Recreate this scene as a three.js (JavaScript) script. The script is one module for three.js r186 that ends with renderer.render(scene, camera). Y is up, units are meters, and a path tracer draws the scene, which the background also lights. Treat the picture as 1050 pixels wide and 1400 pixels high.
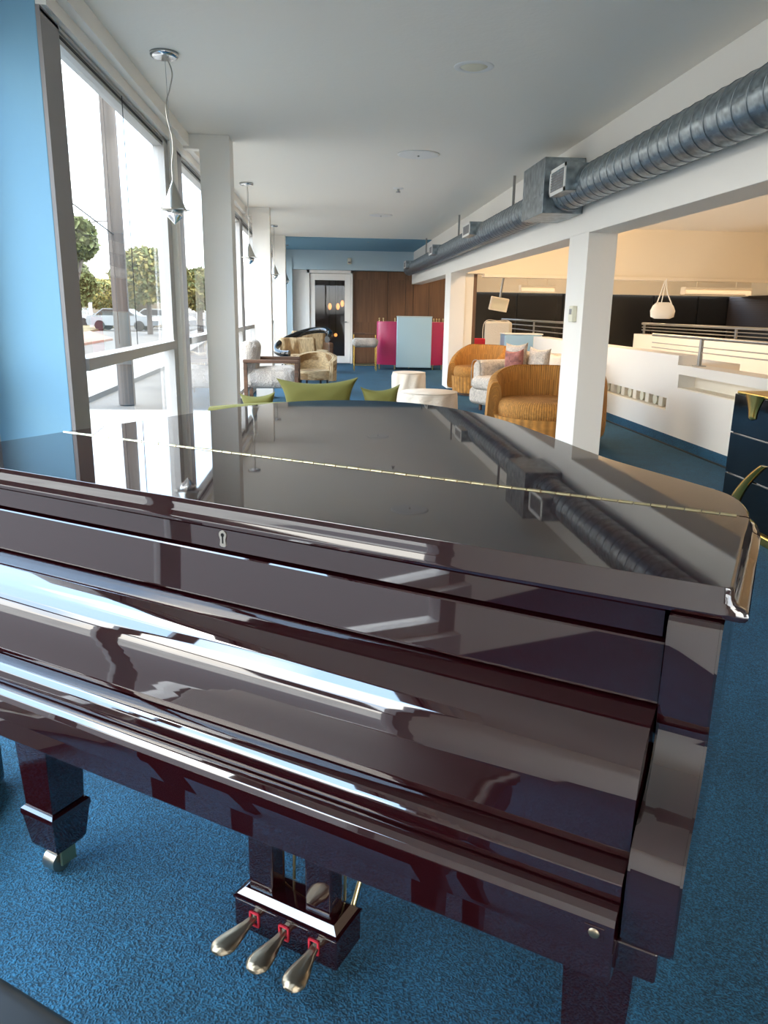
import * as THREE from 'three';
import { mergeGeometries, mergeVertices, toCreasedNormals } from 'three/addons/utils/BufferGeometryUtils.js';
import { RoundedBoxGeometry } from 'three/addons/geometries/RoundedBoxGeometry.js';
import { RectAreaLightUniformsLib } from 'three/addons/lights/RectAreaLightUniformsLib.js';

RectAreaLightUniformsLib.init();
const scene = new THREE.Scene();
const renderer = new THREE.WebGLRenderer({ antialias: true });
renderer.toneMapping = THREE.LinearToneMapping;
renderer.toneMappingExposure = 3.1;
renderer.shadowMap.enabled = true;

// ---------------------------------------------------------------- camera (hall axis = -z, window wall at the left)
const H = 1.29, FPX = 1049;
const camera = new THREE.PerspectiveCamera(2 * Math.atan(700 / FPX) * 180 / Math.PI, 1050 / 1400, 0.02, 600);
const RW = [[0.99723499, 0.00327269, -0.07424052], [0.01575336, 0.96701415, 0.25423505], [0.07262366, -0.25470163, 0.9642888]];
camera.position.set(0, H, 0);
camera.quaternion.setFromRotationMatrix(new THREE.Matrix4().makeBasis(
  new THREE.Vector3(RW[0][0], RW[1][0], RW[2][0]), new THREE.Vector3(RW[0][1], RW[1][1], RW[2][1]), new THREE.Vector3(RW[0][2], RW[1][2], RW[2][2])));
scene.add(camera);
const V3 = (x, y, z) => new THREE.Vector3(x, y, z);
function dirOf(px, py) {                                            // photo pixel -> world direction
  const c = [px - 525, 700 - py, -FPX];
  return V3(...RW.map((r) => r[0] * c[0] + r[1] * c[1] + r[2] * c[2]));
}
const onZ = (px, py, z) => { const d = dirOf(px, py); return V3(0, H, 0).addScaledVector(d, z / d.z); };

// ---------------------------------------------------------------- noise and textures
function rng(seed) { let s = seed >>> 0; return () => { s = (s + 0x6D2B79F5) >>> 0; let t = Math.imul(s ^ (s >>> 15), 1 | s); t = (t + Math.imul(t ^ (t >>> 7), 61 | t)) ^ t; return ((t ^ (t >>> 14)) >>> 0) / 4294967296; }; }
const hash3 = (x, y, z) => { let h = Math.imul(x, 374761393) + Math.imul(y, 668265263) + Math.imul(z, 2147483647 ^ 0x5bd1e995); h = Math.imul(h ^ (h >>> 13), 1274126177); return ((h ^ (h >>> 16)) >>> 0) / 4294967296; };
function noise3(x, y, z) {
  const X = Math.floor(x), Y = Math.floor(y), Z = Math.floor(z), s = (t) => t * t * (3 - 2 * t), a = s(x - X), b = s(y - Y), c = s(z - Z), L = (p, q, t) => p + (q - p) * t;
  const k = (i, j, m) => hash3(X + i, Y + j, Z + m);
  return L(L(L(k(0, 0, 0), k(1, 0, 0), a), L(k(0, 1, 0), k(1, 1, 0), a), b), L(L(k(0, 0, 1), k(1, 0, 1), a), L(k(0, 1, 1), k(1, 1, 1), a), b), c);
}
const fbm = (x, y, z, n = 5) => { let v = 0, a = 0.5, t = 0; for (let i = 0; i < n; i++) { v += a * noise3(x, y, z); t += a; x = x * 2.03 + 7.1; y = y * 2.03 + 3.7; z = z * 2.03 + 1.3; a *= 0.5; } return v / t; };

// sky: broken bright cloud, brighter towards the zenith as an overcast sky is
{
  const Wd = 1024, Hd = 512, data = new Float32Array(Wd * Hd * 4);
  for (let r = 0; r < Hd; r++) for (let c = 0; c < Wd; c++) {
    const el = ((r + 0.5) / Hd - 0.5) * Math.PI, az = ((c + 0.5) / Wd - 0.5) * 2 * Math.PI, y = Math.sin(el), x = Math.cos(el) * Math.cos(az), z = Math.cos(el) * Math.sin(az);
    const up = Math.max(y, 0), h = 1 / (up + 0.28);
    const n = fbm(x * h * 1.7 + 11, z * h * 1.7 + 5, 2.2, 6), n2 = fbm(x * h * 4 + 1, z * h * 4 + 9, 7.7, 4);
    const cover = Math.min(1, Math.max(0, (n - 0.41) / 0.15)), rise = (1 + 2 * up) / 3;
    const cl = (0.9 + 0.35 * (n2 - 0.5)) * 7.0 * rise;
    const bl = [1.9, 2.8, 4.0].map((q) => q * (0.6 + 0.5 * up)), haze = Math.exp(-up * 6);
    for (let k = 0; k < 3; k++) {
      const white = cl * [1.06, 1, 0.925][k], blue = bl[k] * (1 - haze) + haze * 2.2;
      data[(r * Wd + c) * 4 + k] = y < 0 ? 0.5 : blue + (white - blue) * cover;
    }
    data[(r * Wd + c) * 4 + 3] = 1;
  }
  const t = new THREE.DataTexture(data, Wd, Hd, THREE.RGBAFormat, THREE.FloatType);
  t.mapping = THREE.EquirectangularReflectionMapping; t.magFilter = THREE.LinearFilter; t.minFilter = THREE.LinearFilter; t.needsUpdate = true;
  scene.background = t;
}

function tex(size, fn, srgb = true, repeat = 1) {                   // fn(x, y in 0..1) -> [r, g, b] in 0..1
  const d = new Uint8Array(size * size * 4);
  for (let j = 0; j < size; j++) for (let i = 0; i < size; i++) {
    const v = fn(i / size, j / size), k = (j * size + i) * 4;
    for (let q = 0; q < 3; q++) d[k + q] = Math.max(0, Math.min(255, Math.round((v.length ? v[q] : v) * 255)));
    d[k + 3] = 255;
  }
  const t = new THREE.DataTexture(d, size, size); t.wrapS = t.wrapT = THREE.RepeatWrapping; t.magFilter = THREE.LinearFilter; t.minFilter = THREE.LinearMipmapLinearFilter; t.generateMipmaps = true;
  if (srgb) t.colorSpace = THREE.SRGBColorSpace;
  t.repeat.set(repeat, repeat); t.needsUpdate = true; return t;
}
const wrapN = (n, f, seed) => (x, y) => {                            // tileable value noise with f cells
  const X = x * f, Y = y * f, i = Math.floor(X), j = Math.floor(Y), s = (t) => t * t * (3 - 2 * t), a = s(X - i), b = s(Y - j), m = (q) => ((q % f) + f) % f;
  const k = (p, q) => hash3(m(i + p), m(j + q), seed), L = (p, q, t) => p + (q - p) * t;
  return L(L(k(0, 0), k(1, 0), a), L(k(0, 1), k(1, 1), a), b);
};
const nA = wrapN(0, 300, 3), nB = wrapN(0, 150, 5), nC = wrapN(0, 9, 7), nD = wrapN(0, 40, 9);
const carpetN = (x, y) => 0.72 * nA(x, y) + 0.18 * nB(x, y) + 0.1 * nC(x, y);
const carpetMap = tex(1024, (x, y) => { const n = carpetN(x, y), f = 0.62 + 0.78 * (n - 0.25); return [0.135 * f, 0.375 * f, 0.50 * f]; });
const carpetBump = tex(1024, (x, y) => carpetN(x, y), false);
const plasterBump = tex(512, (x, y) => 0.5 * nD(x, y) + 0.5 * nB(x, y), false);
const grain = (x, y) => { const g = fbm(x * 60, y * 2.2, 1.7, 3), h = fbm(x * 9, y * 0.8, 4.1, 3); return 0.6 * g + 0.4 * h; };
const woodMap = tex(512, (x, y) => { const f = 0.75 + 0.5 * grain(x, y); return [0.42 * f, 0.295 * f, 0.2 * f]; });
const walnutMap = tex(256, (x, y) => { const f = 0.6 + 0.8 * grain(y, x); return [0.36 * f, 0.25 * f, 0.18 * f]; });
const cordBump = tex(512, (x, y) => 0.5 + 0.3 * Math.sin(x * Math.PI * 2 * 40) + 0.4 * (nD(x, y) - 0.5), false);
const cordMap = tex(512, (x, y) => { const f = 0.86 + 0.1 * Math.sin(x * Math.PI * 2 * 40) + 0.3 * (fbm(x * 70, y * 5, 3, 3) - 0.5); return [0.8 * f, 0.55 * f, 0.25 * f]; });
const boucleBump = tex(512, (x, y) => 0.6 * nB(x, y) + 0.4 * nD(x, y), false);
const boucleMap = tex(512, (x, y) => { const f = 0.9 + 0.2 * (nB(x, y) - 0.5) + 0.12 * (nD(x, y) - 0.5); return [0.86 * f, 0.81 * f, 0.755 * f]; });
const furMap = tex(256, (x, y) => { const n = fbm(x * 9, y * 4, 2, 5), f = 0.78 + 0.4 * (n - 0.3); return [0.86 * f, 0.82 * f, 0.78 * f]; });
const hideMap = tex(512, (x, y) => { const n = fbm(x * 9, y * 2.5, 8, 5), m = Math.max(0, Math.min(1, (n - 0.45) / 0.16)), g = 0.9 + 0.3 * (fbm(x * 60, y * 20, 2, 2) - 0.5); return [(0.80 - 0.27 * m) * g, (0.70 - 0.3 * m) * g, (0.54 - 0.3 * m) * g]; });
const pinkMap = tex(256, (x, y) => { const n = fbm(x * 22, y * 22, 6, 4), f = 0.75 + 0.6 * (n - 0.4); return [0.72 * f, 0.46 * f, 0.42 * f]; });
const barkMap = tex(256, (x, y) => { const f = 0.7 + 0.6 * fbm(x * 30, y * 4, 5, 4); return [0.36 * f, 0.34 * f, 0.33 * f]; });
const ductMap = tex(512, (x, y) => { const n = fbm(x * 26, y * 26, 5, 2), q = Math.floor(n * 12) / 12, f = 0.82 + 0.4 * (q - 0.4); return [0.66 * f, 0.70 * f, 0.72 * f]; });
const asphaltMap = tex(512, (x, y) => { const f = 0.8 + 0.4 * (0.5 * nA(x, y) + 0.5 * nC(x, y)); return [0.52 * f, 0.505 * f, 0.48 * f]; });
const grassMap = tex(256, (x, y) => { const f = 0.6 + 0.8 * nB(x, y); return [0.46 * f, 0.43 * f, 0.3 * f]; });

const std = (color, roughness = 0.6, extra = {}) => new THREE.MeshStandardMaterial({ color, roughness, ...extra });
const phy = (p) => new THREE.MeshPhysicalMaterial(p);
const M = {
  carpet: std('#ffffff', 0.95, { map: carpetMap, bumpMap: carpetBump, bumpScale: 0.004 }),
  white: std('#f0eae1', 0.6, { bumpMap: plasterBump, bumpScale: 0.0006 }),
  ceiling: std('#f7f0e4', 0.85, { bumpMap: plasterBump, bumpScale: 0.001 }),
  blue: std('#7eafcb', 0.7), paleBlue: std('#b4c8d0', 0.7), skyBlue: std('#6f9bb0', 0.8),
  frame: std('#b9b6b2', 0.45), grey: std('#8d8886', 0.5), rubber: std('#1c1d1f', 0.6),
  glass: phy({ color: '#f4f8f8', roughness: 0, transmission: 1, thickness: 0, ior: 1.5 }),
  lacquer: phy({ color: new THREE.Color().setRGB(0.016, 0.0022, 0.0032), roughness: 0.025, ior: 2.05 }),
  hinge: std('#d2c49c', 0.34, { metalness: 1 }), brass: std('#cbb98d', 0.28, { metalness: 1 }), nickel: std('#b9b4aa', 0.3, { metalness: 1 }), chrome: std('#c9cacb', 0.14, { metalness: 1 }),
  bronze: std('#a3957f', 0.4, { metalness: 1 }), gold: std('#e6c26c', 0.22, { metalness: 1 }), felt: std('#c22738', 0.9), black: std('#101113', 0.5), hole: std('#050505', 0.9),
  duct: std('#ffffff', 0.34, { map: ductMap, metalness: 0.9 }), ductSeam: std('#8a9093', 0.4, { metalness: 0.8 }),
  wood: std('#ffffff', 0.5, { map: woodMap }), walnut: std('#ffffff', 0.4, { map: walnutMap }), woodDark: std('#2c211a', 0.6),
  green: phy({ color: '#716c30', roughness: 0.8, sheen: 0.5, sheenColor: new THREE.Color('#b5ae6e'), sheenRoughness: 0.5 }),
  cord: std('#ffffff', 0.85, { map: cordMap, bumpMap: cordBump, bumpScale: 0.006 }),
  boucle: std('#ffffff', 0.95, { map: boucleMap, bumpMap: boucleBump, bumpScale: 0.008 }),
  fur: std('#ffffff', 1, { map: furMap, bumpMap: boucleBump, bumpScale: 0.02 }),
  hide: std('#ffffff', 0.8, { map: hideMap }), pinkCloth: std('#ffffff', 0.9, { map: pinkMap }),
  linen: std('#e8d8c4', 0.9, { bumpMap: boucleBump, bumpScale: 0.004 }), cream: std('#f1e6d2', 0.7), creamFabric: std('#d9cfbd', 0.9, { bumpMap: boucleBump, bumpScale: 0.004 }),
  pink: std('#a92758', 0.35), mirrorBlue: phy({ color: '#b4d8ec', roughness: 0.3, metalness: 0.35 }), tileBlue: std('#9fc3dd', 0.3),
  leather: phy({ color: '#16181a', roughness: 0.38 }), blackGloss: phy({ color: '#070809', roughness: 0.06, ior: 1.6 }),
  dark: std('#1b1a19', 0.5), darkGlass: std('#211f1e', 0.15), darkSlat: std('#2e211b', 0.6), steel: std('#9a9a99', 0.35, { metalness: 0.9 }), plastic: std('#e6dfc6', 0.5), whitePlastic: std('#efece6', 0.5),
  crystal: phy({ color: '#ffffff', roughness: 0, transmission: 1, thickness: 0.05, ior: 1.52 }),
  asphalt: std('#ffffff', 0.95, { map: asphaltMap }), grass: std('#b8b0a0', 1, { map: grassMap }), brickwalk: std('#70503f', 0.9), concrete: std('#625f5a', 0.9),
  road: std('#8f8c8a', 0.95, { map: asphaltMap }), mulch: std('#403f40', 1), bark: std('#c8c4c0', 0.95, { map: barkMap }), leafA: std('#766e3c', 0.9), leafB: std('#525932', 0.9), stucco: std('#6d6252', 0.9), carWhite: phy({ color: '#8a8b8b', roughness: 0.25, clearcoat: 1 }), carGrey: phy({ color: '#6d7378', roughness: 0.3, clearcoat: 1 }), tyre: std('#151515', 0.9),
};

// ---------------------------------------------------------------- geometry helpers
const taken = {};
function numbered(name) { const n = taken[name] = (taken[name] ?? -1) + 1; return n ? name + '_' + String(n).padStart(3, '0') : name; }
function prep(g) { g = g.index ? g.toNonIndexed() : g; for (const k of Object.keys(g.attributes)) if (!['position', 'normal', 'uv'].includes(k)) g.deleteAttribute(k); if (!g.attributes.uv) { g.setAttribute('uv', new THREE.Float32BufferAttribute(new Float32Array(g.attributes.position.count * 2), 2)); } return g; }
function obj(name, geos, mat, parent) {
  geos = Array.isArray(geos) ? geos : [geos];
  const m = new THREE.Mesh(geos.length > 1 ? mergeGeometries(geos.map(prep)) : geos[0], mat);
  m.name = parent ? name : numbered(name); m.castShadow = m.receiveShadow = true; (parent || scene).add(m); return m;
}
function thing(name, label, category, pos = [0, 0, 0], turn = 0, group) {
  const o = new THREE.Group(); o.name = numbered(name); o.position.set(...pos); o.rotation.y = turn; o.userData = { label, category }; if (group) o.userData.group = group; scene.add(o); return o;
}
function tag(o, label, category, group) { o.userData = { label, category }; if (group) o.userData.group = group; return o; }
function structure(name, geos, mat, label, category = 'structure') { const m = obj(name, geos, mat); m.userData = { kind: 'structure', label, category }; return m; }
function structGroup(name, label, category = 'structure') { const g = new THREE.Group(); g.name = numbered(name); g.userData = { kind: 'structure', label, category }; scene.add(g); return g; }
function uvBox(g, s = 1) {                                          // uv in metres from the dominant normal
  g = prep(g); const p = g.attributes.position, n = g.attributes.normal, uv = new Float32Array(p.count * 2);
  for (let i = 0; i < p.count; i++) { const a = Math.abs(n.getX(i)), b = Math.abs(n.getY(i)), c = Math.abs(n.getZ(i)); const [u, v] = b >= a && b >= c ? [p.getX(i), p.getZ(i)] : a >= c ? [p.getZ(i), p.getY(i)] : [p.getX(i), p.getY(i)]; uv[i * 2] = u * s; uv[i * 2 + 1] = v * s; }
  g.setAttribute('uv', new THREE.BufferAttribute(uv, 2)); return g;
}
const bb = (x0, x1, y0, y1, z0, z1, s = 1) => uvBox(new THREE.BoxGeometry(Math.abs(x1 - x0), Math.abs(y1 - y0), Math.abs(z1 - z0)).translate((x0 + x1) / 2, (y0 + y1) / 2, (z0 + z1) / 2), s);
const rb = (x0, x1, y0, y1, z0, z1, r = 0.01, seg = 2, s = 1) => uvBox(new RoundedBoxGeometry(Math.abs(x1 - x0), Math.abs(y1 - y0), Math.abs(z1 - z0), seg, Math.min(r, 0.499 * Math.min(Math.abs(x1 - x0), Math.abs(y1 - y0), Math.abs(z1 - z0)))).translate((x0 + x1) / 2, (y0 + y1) / 2, (z0 + z1) / 2), s);
const cyl = (r0, r1, y0, y1, x = 0, z = 0, n = 24) => prep(new THREE.CylinderGeometry(r1, r0, y1 - y0, n).translate(x, (y0 + y1) / 2, z));
const tube = (pts, r, n = 10, seg = 0, closed = false) => prep(new THREE.TubeGeometry(new THREE.CatmullRomCurve3(pts.map((p) => V3(...p)), closed, 'catmullrom', 0.5), seg || pts.length * 6, r, n, closed));
const rod = (a, b, r, n = 10) => prep(new THREE.TubeGeometry(new THREE.LineCurve3(V3(...a), V3(...b)), 1, r, n));
const lathe = (pts, n = 32) => prep(new THREE.LatheGeometry(pts.map((p) => new THREE.Vector2(...p)), n));
const place = (g, x, y, z) => g.translate(x, y, z);
function loft(rings, capped = true, closed = true, angle = 0.6, uvs = 1, swap = false) {   // rings: arrays of [x, y, z], all the same length
  const n = rings[0].length, pos = [], uv = [], idx = [], m = closed ? n : n - 1;
  rings.forEach((r, i) => r.forEach((p, j) => { pos.push(...p); const a = j / n * uvs, b = i / (rings.length - 1) * uvs; swap ? uv.push(b, a) : uv.push(a, b); }));
  for (let i = 0; i < rings.length - 1; i++) for (let j = 0; j < m; j++) { const a = i * n + j, b = i * n + (j + 1) % n, c = a + n, d = b + n; idx.push(a, b, d, a, d, c); }
  if (capped) for (const [i, flip] of [[0, true], [rings.length - 1, false]]) {
    const c = rings[i].reduce((q, p) => [q[0] + p[0] / n, q[1] + p[1] / n, q[2] + p[2] / n], [0, 0, 0]), at = pos.length / 3; pos.push(...c); uv.push(0.5, 0.5);
    for (let j = 0; j < n; j++) { const a = i * n + j, b = i * n + (j + 1) % n; flip ? idx.push(at, b, a) : idx.push(at, a, b); }
  }
  const g = new THREE.BufferGeometry(); g.setAttribute('position', new THREE.Float32BufferAttribute(pos, 3)); g.setAttribute('uv', new THREE.Float32BufferAttribute(uv, 2)); g.setIndex(idx);
  return toCreasedNormals(g, angle);
}
function extrudeX(profile, x0, x1, angle = 0.5) {                    // profile [z, y] polygon (counter-clockwise seen from +x), run along x
  const shape = new THREE.Shape(profile.map(([z, y]) => new THREE.Vector2(z, y)));
  const g = new THREE.ExtrudeGeometry(shape, { depth: x1 - x0, bevelEnabled: false, curveSegments: 4 });
  g.rotateY(Math.PI / 2); g.scale(1, 1, -1);                        // shape x -> +z, depth -> +x
  const p = g.attributes.position; for (let i = 0; i < p.count; i++) p.setX(i, p.getX(i) + x0);
  const gi = prep(g), a = gi.attributes.position.array; for (let i = 0; i < a.length; i += 9) for (let k = 0; k < 3; k++) { const t = a[i + 3 + k]; a[i + 3 + k] = a[i + 6 + k]; a[i + 6 + k] = t; }
  gi.deleteAttribute('normal'); return toCreasedNormals(gi, angle);
}
const spline = (pts, n) => new THREE.SplineCurve(pts.map((p) => new THREE.Vector2(...p))).getPoints(n).map((p) => [p.x, p.y]);
function pillowGeo(w, h, t, pinch = 0.12, n = 18) {                  // knife-edge cushion with drawn-out corners, standing in the xy plane
  const g = new THREE.BoxGeometry(1, 1, 1, n, n, 1), p = g.attributes.position;
  for (let i = 0; i < p.count; i++) {
    const a = p.getX(i) * 2, b = p.getY(i) * 2, s = Math.sign(p.getZ(i)), e = Math.pow(Math.max(0, (1 - a * a) * (1 - b * b)), 0.42);
    const fx = 1 - pinch * (1 - b * b) * Math.abs(a) ** 2 * 0.9, fy = 1 - pinch * (1 - a * a) * Math.abs(b) ** 2 * 0.9;
    p.setXYZ(i, a * w / 2 * fx, b * h / 2 * fy, s * (0.004 + t / 2 * e) + 0.012 * (noise3(a * 3 + 5, b * 3 + w * 9, 3) - 0.5) * e);
  }
  g.computeVertexNormals(); return uvBox(toCreasedNormals(g, 1.2), 1);
}
function fluffy(g, amp, freq, seed) {                                // shaggy outline: push the vertices about with noise
  g.deleteAttribute('uv'); g.deleteAttribute('normal'); g = mergeVertices(g, 1e-4); g.computeVertexNormals(); const p = g.attributes.position, n = g.attributes.normal;
  for (let i = 0; i < p.count; i++) { const x = p.getX(i), y = p.getY(i), z = p.getZ(i), d = amp * (fbm(x * freq + seed, y * freq * 0.6, z * freq, 3) - 0.4); p.setXYZ(i, x + n.getX(i) * d, y + n.getY(i) * d, z + n.getZ(i) * d); }
  g.computeVertexNormals(); return uvBox(g);
}

// ---------------------------------------------------------------- the building
const HC = 2.65, XW = -1.2, XB = 2.078, XP = 3.5, ZF = -19.33;
structure('floor', [bb(-1.32, XP + 0.25, -0.25, 0, ZF - 3, 3.2, 1 / 0.85), bb(-1.67, -1.32, -0.25, 0, -3.74, 3.2, 1 / 0.85)], M.carpet, 'blue looped pile carpet running the length of the gallery', 'floor');
structure('floor_lower', bb(XP + 0.25, 11, -3.1, -3, -21, 3.2), M.cream, 'pale floor of the level below the balustrade', 'floor');
structure('ceiling', [bb(-1.32, 11, HC, HC + 0.2, -15.9, 3.2, 0.5), bb(-1.67, -1.32, HC, HC + 0.2, -3.74, 3.2, 0.5)], M.ceiling, 'flat off-white plaster ceiling above the gallery', 'ceiling');
structure('ceiling_far', [bb(-1.32, XB + 0.2, HC - 0.012, HC + 0.2, ZF - 0.2, -15.9, 0.5)], M.skyBlue, 'blue painted bay of ceiling before the wood wall', 'ceiling');
structure('ceiling_side', [bb(XB + 0.2, 11, HC - 0.012, HC + 0.2, -21.2, -15.9, 0.5)], M.ceiling, 'cream ceiling bay over the far balcony', 'ceiling');
structure('wall_near', [bb(2.05, 11, -3.1, HC, 3.2, 3.4), bb(-1.67, 2.05, 2.5, HC, 3.2, 3.4), bb(-1.67, 2.05, -0.25, 0.12, 3.2, 3.4), bb(-1.67, -1.12, 0.12, 2.5, 3.2, 3.4)], M.white, 'white end wall around the window behind the piano bench', 'wall');
{
  const w = structGroup('window_6', 'full height window in the end wall behind the piano bench', 'window');
  for (const x of [-1.12, -0.06, 1.0, 2.0]) obj('mullion', bb(x, x + 0.06, 0.12, 2.5, 3.2, 3.28), M.frame, w);
  for (let i = 0; i < 3; i++) { obj('transom', bb(-1.06 + i * 1.06, -0.06 + i * 1.06, 0.98, 1.04, 3.2, 3.28), M.frame, w); for (const [a, b] of [[0.12, 0.98], [1.04, 2.5]]) obj('pane', new THREE.PlaneGeometry(1.0, b - a).translate(-0.56 + i * 1.06, (a + b) / 2, 3.24), M.glass, w); }
}
structure('wall_right', bb(11, 11.2, -3.1, HC, -21.2, 3.4), M.cream, 'cream wall beyond the stairwell', 'wall');
structure('wall_left', rb(-1.67, XW - 0.005, -0.25, HC, -3.9, -3.72, 0.004), M.blue, 'sky-blue painted pier facing the piano between two tall windows', 'wall');
structure('wall_left_blue', bb(XW - 0.1, XW + 0.02, -0.25, HC, ZF - 0.2, -18.9), M.blue, 'narrow blue painted wall at the end of the window row', 'wall');
structure('wall_left_near', bb(-1.67, -1.55, -0.25, HC, 0.3, 3.4), M.white, 'white wall beside the bench, after the last window', 'wall');
structure('trim_head', [bb(XW - 0.1, XW + 0.09, 2.56, HC, -18.9, -3.725), bb(XW - 0.1, XW + 0.04, 2.5, 2.56, -18.9, -3.725), bb(-1.65, -1.46, 2.56, HC, -3.72, 0.3), bb(-1.65, -1.51, 2.5, 2.56, -3.72, 0.3)], M.white, 'stepped white header moulding along the window wall', 'trim');
structure('trim_sill', [bb(XW - 0.1, XW + 0.06, 0, 0.12, -18.9, -3.9), bb(-1.65, -1.49, 0, 0.12, -3.72, 0.3)], M.frame, 'low grey sill under the tall windows', 'trim');

// windows: each bay has jambs, a transom, mullions and two rows of panes
function windowBay(z0, z1, mullions, label, XW = -1.2, near = 0.24) {                        // z0 nearer, z1 farther
  const w = structGroup('window_' + (windowBay.n = (windowBay.n ?? 0) + 1), label, 'window');
  const edges = [z0, ...mullions, z1];
  obj('head_frame', [bb(XW - 0.07, XW, 2.434, 2.5, z1, z0 - 0.006), bb(XW - 0.02, XW + 0.012, 2.478, 2.492, z1, z0 - 0.006)], M.frame, w);
  obj('seal', bb(XW - 0.005, XW + 0.004, 2.455, 2.468, z1 + 0.05, z0 - 0.2), M.rubber, w);
  obj('jamb', bb(XW - 0.07, XW + 0.012, 0.12, 2.5, z0 - near, z0 - 0.002), M.grey, w);
  obj('jamb', bb(XW - 0.07, XW + 0.012, 0.12, 2.5, z1, z1 + 0.16), M.frame, w);
  for (const m of mullions) obj('mullion', rb(XW - 0.07, XW + 0.02, 0.12, 2.44, m - 0.035, m + 0.035, 0.004), M.frame, w);
  const y = [0.17, 0.978, 1.034, 2.436];
  for (let i = 0; i < edges.length - 1; i++) {
    const a = edges[i] - (i ? 0.035 : near), b = edges[i + 1] + (i === edges.length - 2 ? 0.16 : 0.035);
    obj('transom', rb(XW - 0.07, XW + 0.03, 0.975, 1.036, b, a, 0.004), M.frame, w);
    obj('bottom_rail', bb(XW - 0.07, XW + 0.01, 0.12, 0.17, b, a), M.frame, w);
    for (const [p, q] of [[0, 1], [2, 3]]) obj('pane', new THREE.PlaneGeometry(a - b, y[q] - y[p]).rotateY(Math.PI / 2).translate(XW - 0.035, (y[p] + y[q]) / 2, (a + b) / 2), M.glass, w);
  }
  return w;
}
windowBay(0.3, -3.72, [-0.885, -2.3], 'tall window beside the piano keyboard, before the blue pier', -1.55, 0.08);
windowBay(-3.72, -6.4, [], 'tall window with transom between the blue pier and first white column');
windowBay(-6.72, -11.5, [-8.9], 'tall window past the first white column');
windowBay(-11.5, -15.7, [-13.6], 'far tall window between the last two white columns');
windowBay(-15.7, -18.9, [-17.3], 'tall window past the last white column, under the blue ceiling');
{
  const w = scene.getObjectByName('window_2');                       // blind cord and the doubled post before the first column
  obj('blind_cord', rod([XW + 0.02, 1.06, -5.02], [XW + 0.02, 2.47, -5.02], 0.0025, 6), M.rubber, w);
  obj('post', [bb(XW - 0.07, XW + 0.05, 0, 2.56, -6.52, -6.4), bb(XW - 0.07, XW + 0.02, 0, 2.56, -6.72, -6.52)], M.white, w);
}
for (const [z, label] of [[-6.9, 'white square column beside the first pendant lamp'], [-11.5, 'white square column behind the shaggy white armchair'], [-15.7, 'white square column where the blue ceiling begins']]) {
  const c = structGroup('column', label, 'column');
  obj('shaft', rb(-1.03, -0.785, 0, HC, z - 0.26, z, 0.004), M.white, c);
  obj('header', bb(XW + 0.02, -1.03, 2.54, HC, z - 0.1, z), M.white, c);
}
// right side: long beam, columns, cross bulkhead
structure('beam', rb(XB, XB + 0.25, 1.912, HC, ZF - 0.5, 3.2, 0.004), M.white, 'long white beam under the round metal duct', 'beam');
for (const [z, d, w, label] of [[-6.3, 0.5, 0.235, 'white column carrying the beam, with a thermostat on it'], [-13.27, 0.59, 0.25, 'white column at the far orange armchair'], [0.6, 0.5, 0.235, 'white column beside the camera position']])
  structure('column', rb(XB - 0.002, XB + w, 0, 1.92, z - d, z, 0.004), M.white, label, 'column');
structure('wall_pilaster', bb(XB + 0.25, 2.47, 0, 1.92, -13.6, -13.29), M.cream, 'cream pilaster beside the far column', 'wall');
structure('trim_pilaster', bb(2.47, 2.53, 0, 1.92, -13.62, -13.3), M.wood, 'narrow brown wooden edge of the cream pilaster', 'trim');
structure('wall_bulkhead', [bb(XB + 0.25, 11, 1.9, HC, -13.4, -13.1)], M.cream, 'cream bulkhead crossing above the balcony', 'wall');
structure('trim_bulkhead', rb(2.6, 10.9, 1.845, 1.9, -13.28, -13.06, 0.006), M.cream, 'cream rail along the bottom of the bulkhead', 'trim');
structure('beam_far', bb(2.55, 11, 1.78, HC, -20.3, -20), M.cream, 'cream beam above the dark far windows', 'beam');
{
  const w = structGroup('wall_dark', 'dark glazed wall behind the far balcony', 'wall');
  obj('backing', bb(2.53, 11, -3, 1.8, -21.2, -21.0), M.dark, w);
  for (let i = 0; i < 7; i++) obj('panel', bb(2.6 + i * 1.25, 3.8 + i * 1.25, 0.2, 1.78, -20.98, -20.94), M.darkGlass, w);
  for (let i = 0; i < 16; i++) obj('slat', bb(10.92, 10.96, 0.93 + i * 0.054, 0.972 + i * 0.054, -20.9, -13.5), M.darkSlat, w);
  obj('side_backing', bb(10.96, 11, 0.2, 1.8, -21, -13.45), M.dark, w);
}
// far wall: grey side panel, glazed door, wood panels, pale blue soffit
structure('soffit', bb(-1.2, XB + 0.1, 2.2, HC, ZF - 0.2, ZF + 0.25), M.paleBlue, 'pale blue soffit above the door and wood wall', 'soffit');
structure('trim_far_column', bb(-0.98, -0.8, 0, 2.45, ZF, ZF + 0.3), M.paleBlue, 'narrow pale blue post beside the grey side panel', 'trim');
structure('wall_far', [bb(-1.2, -0.46, 0, 2.2, ZF - 0.15, ZF)], M.white, 'off-white end wall left of the glazed door', 'wall');
structure('wall_beyond', [bb(-1.2, 1.2, -0.2, 2.4, -22.4, -22.2), bb(-1.3, -1.2, -0.2, 2.4, -22.4, ZF - 0.21), bb(1.2, 1.3, -0.2, 2.4, -22.4, ZF - 0.21), bb(-1.3, 1.3, 2.3, 2.4, -22.4, ZF - 0.21)], M.grey, 'unlit grey room behind the glazed door', 'wall');
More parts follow.
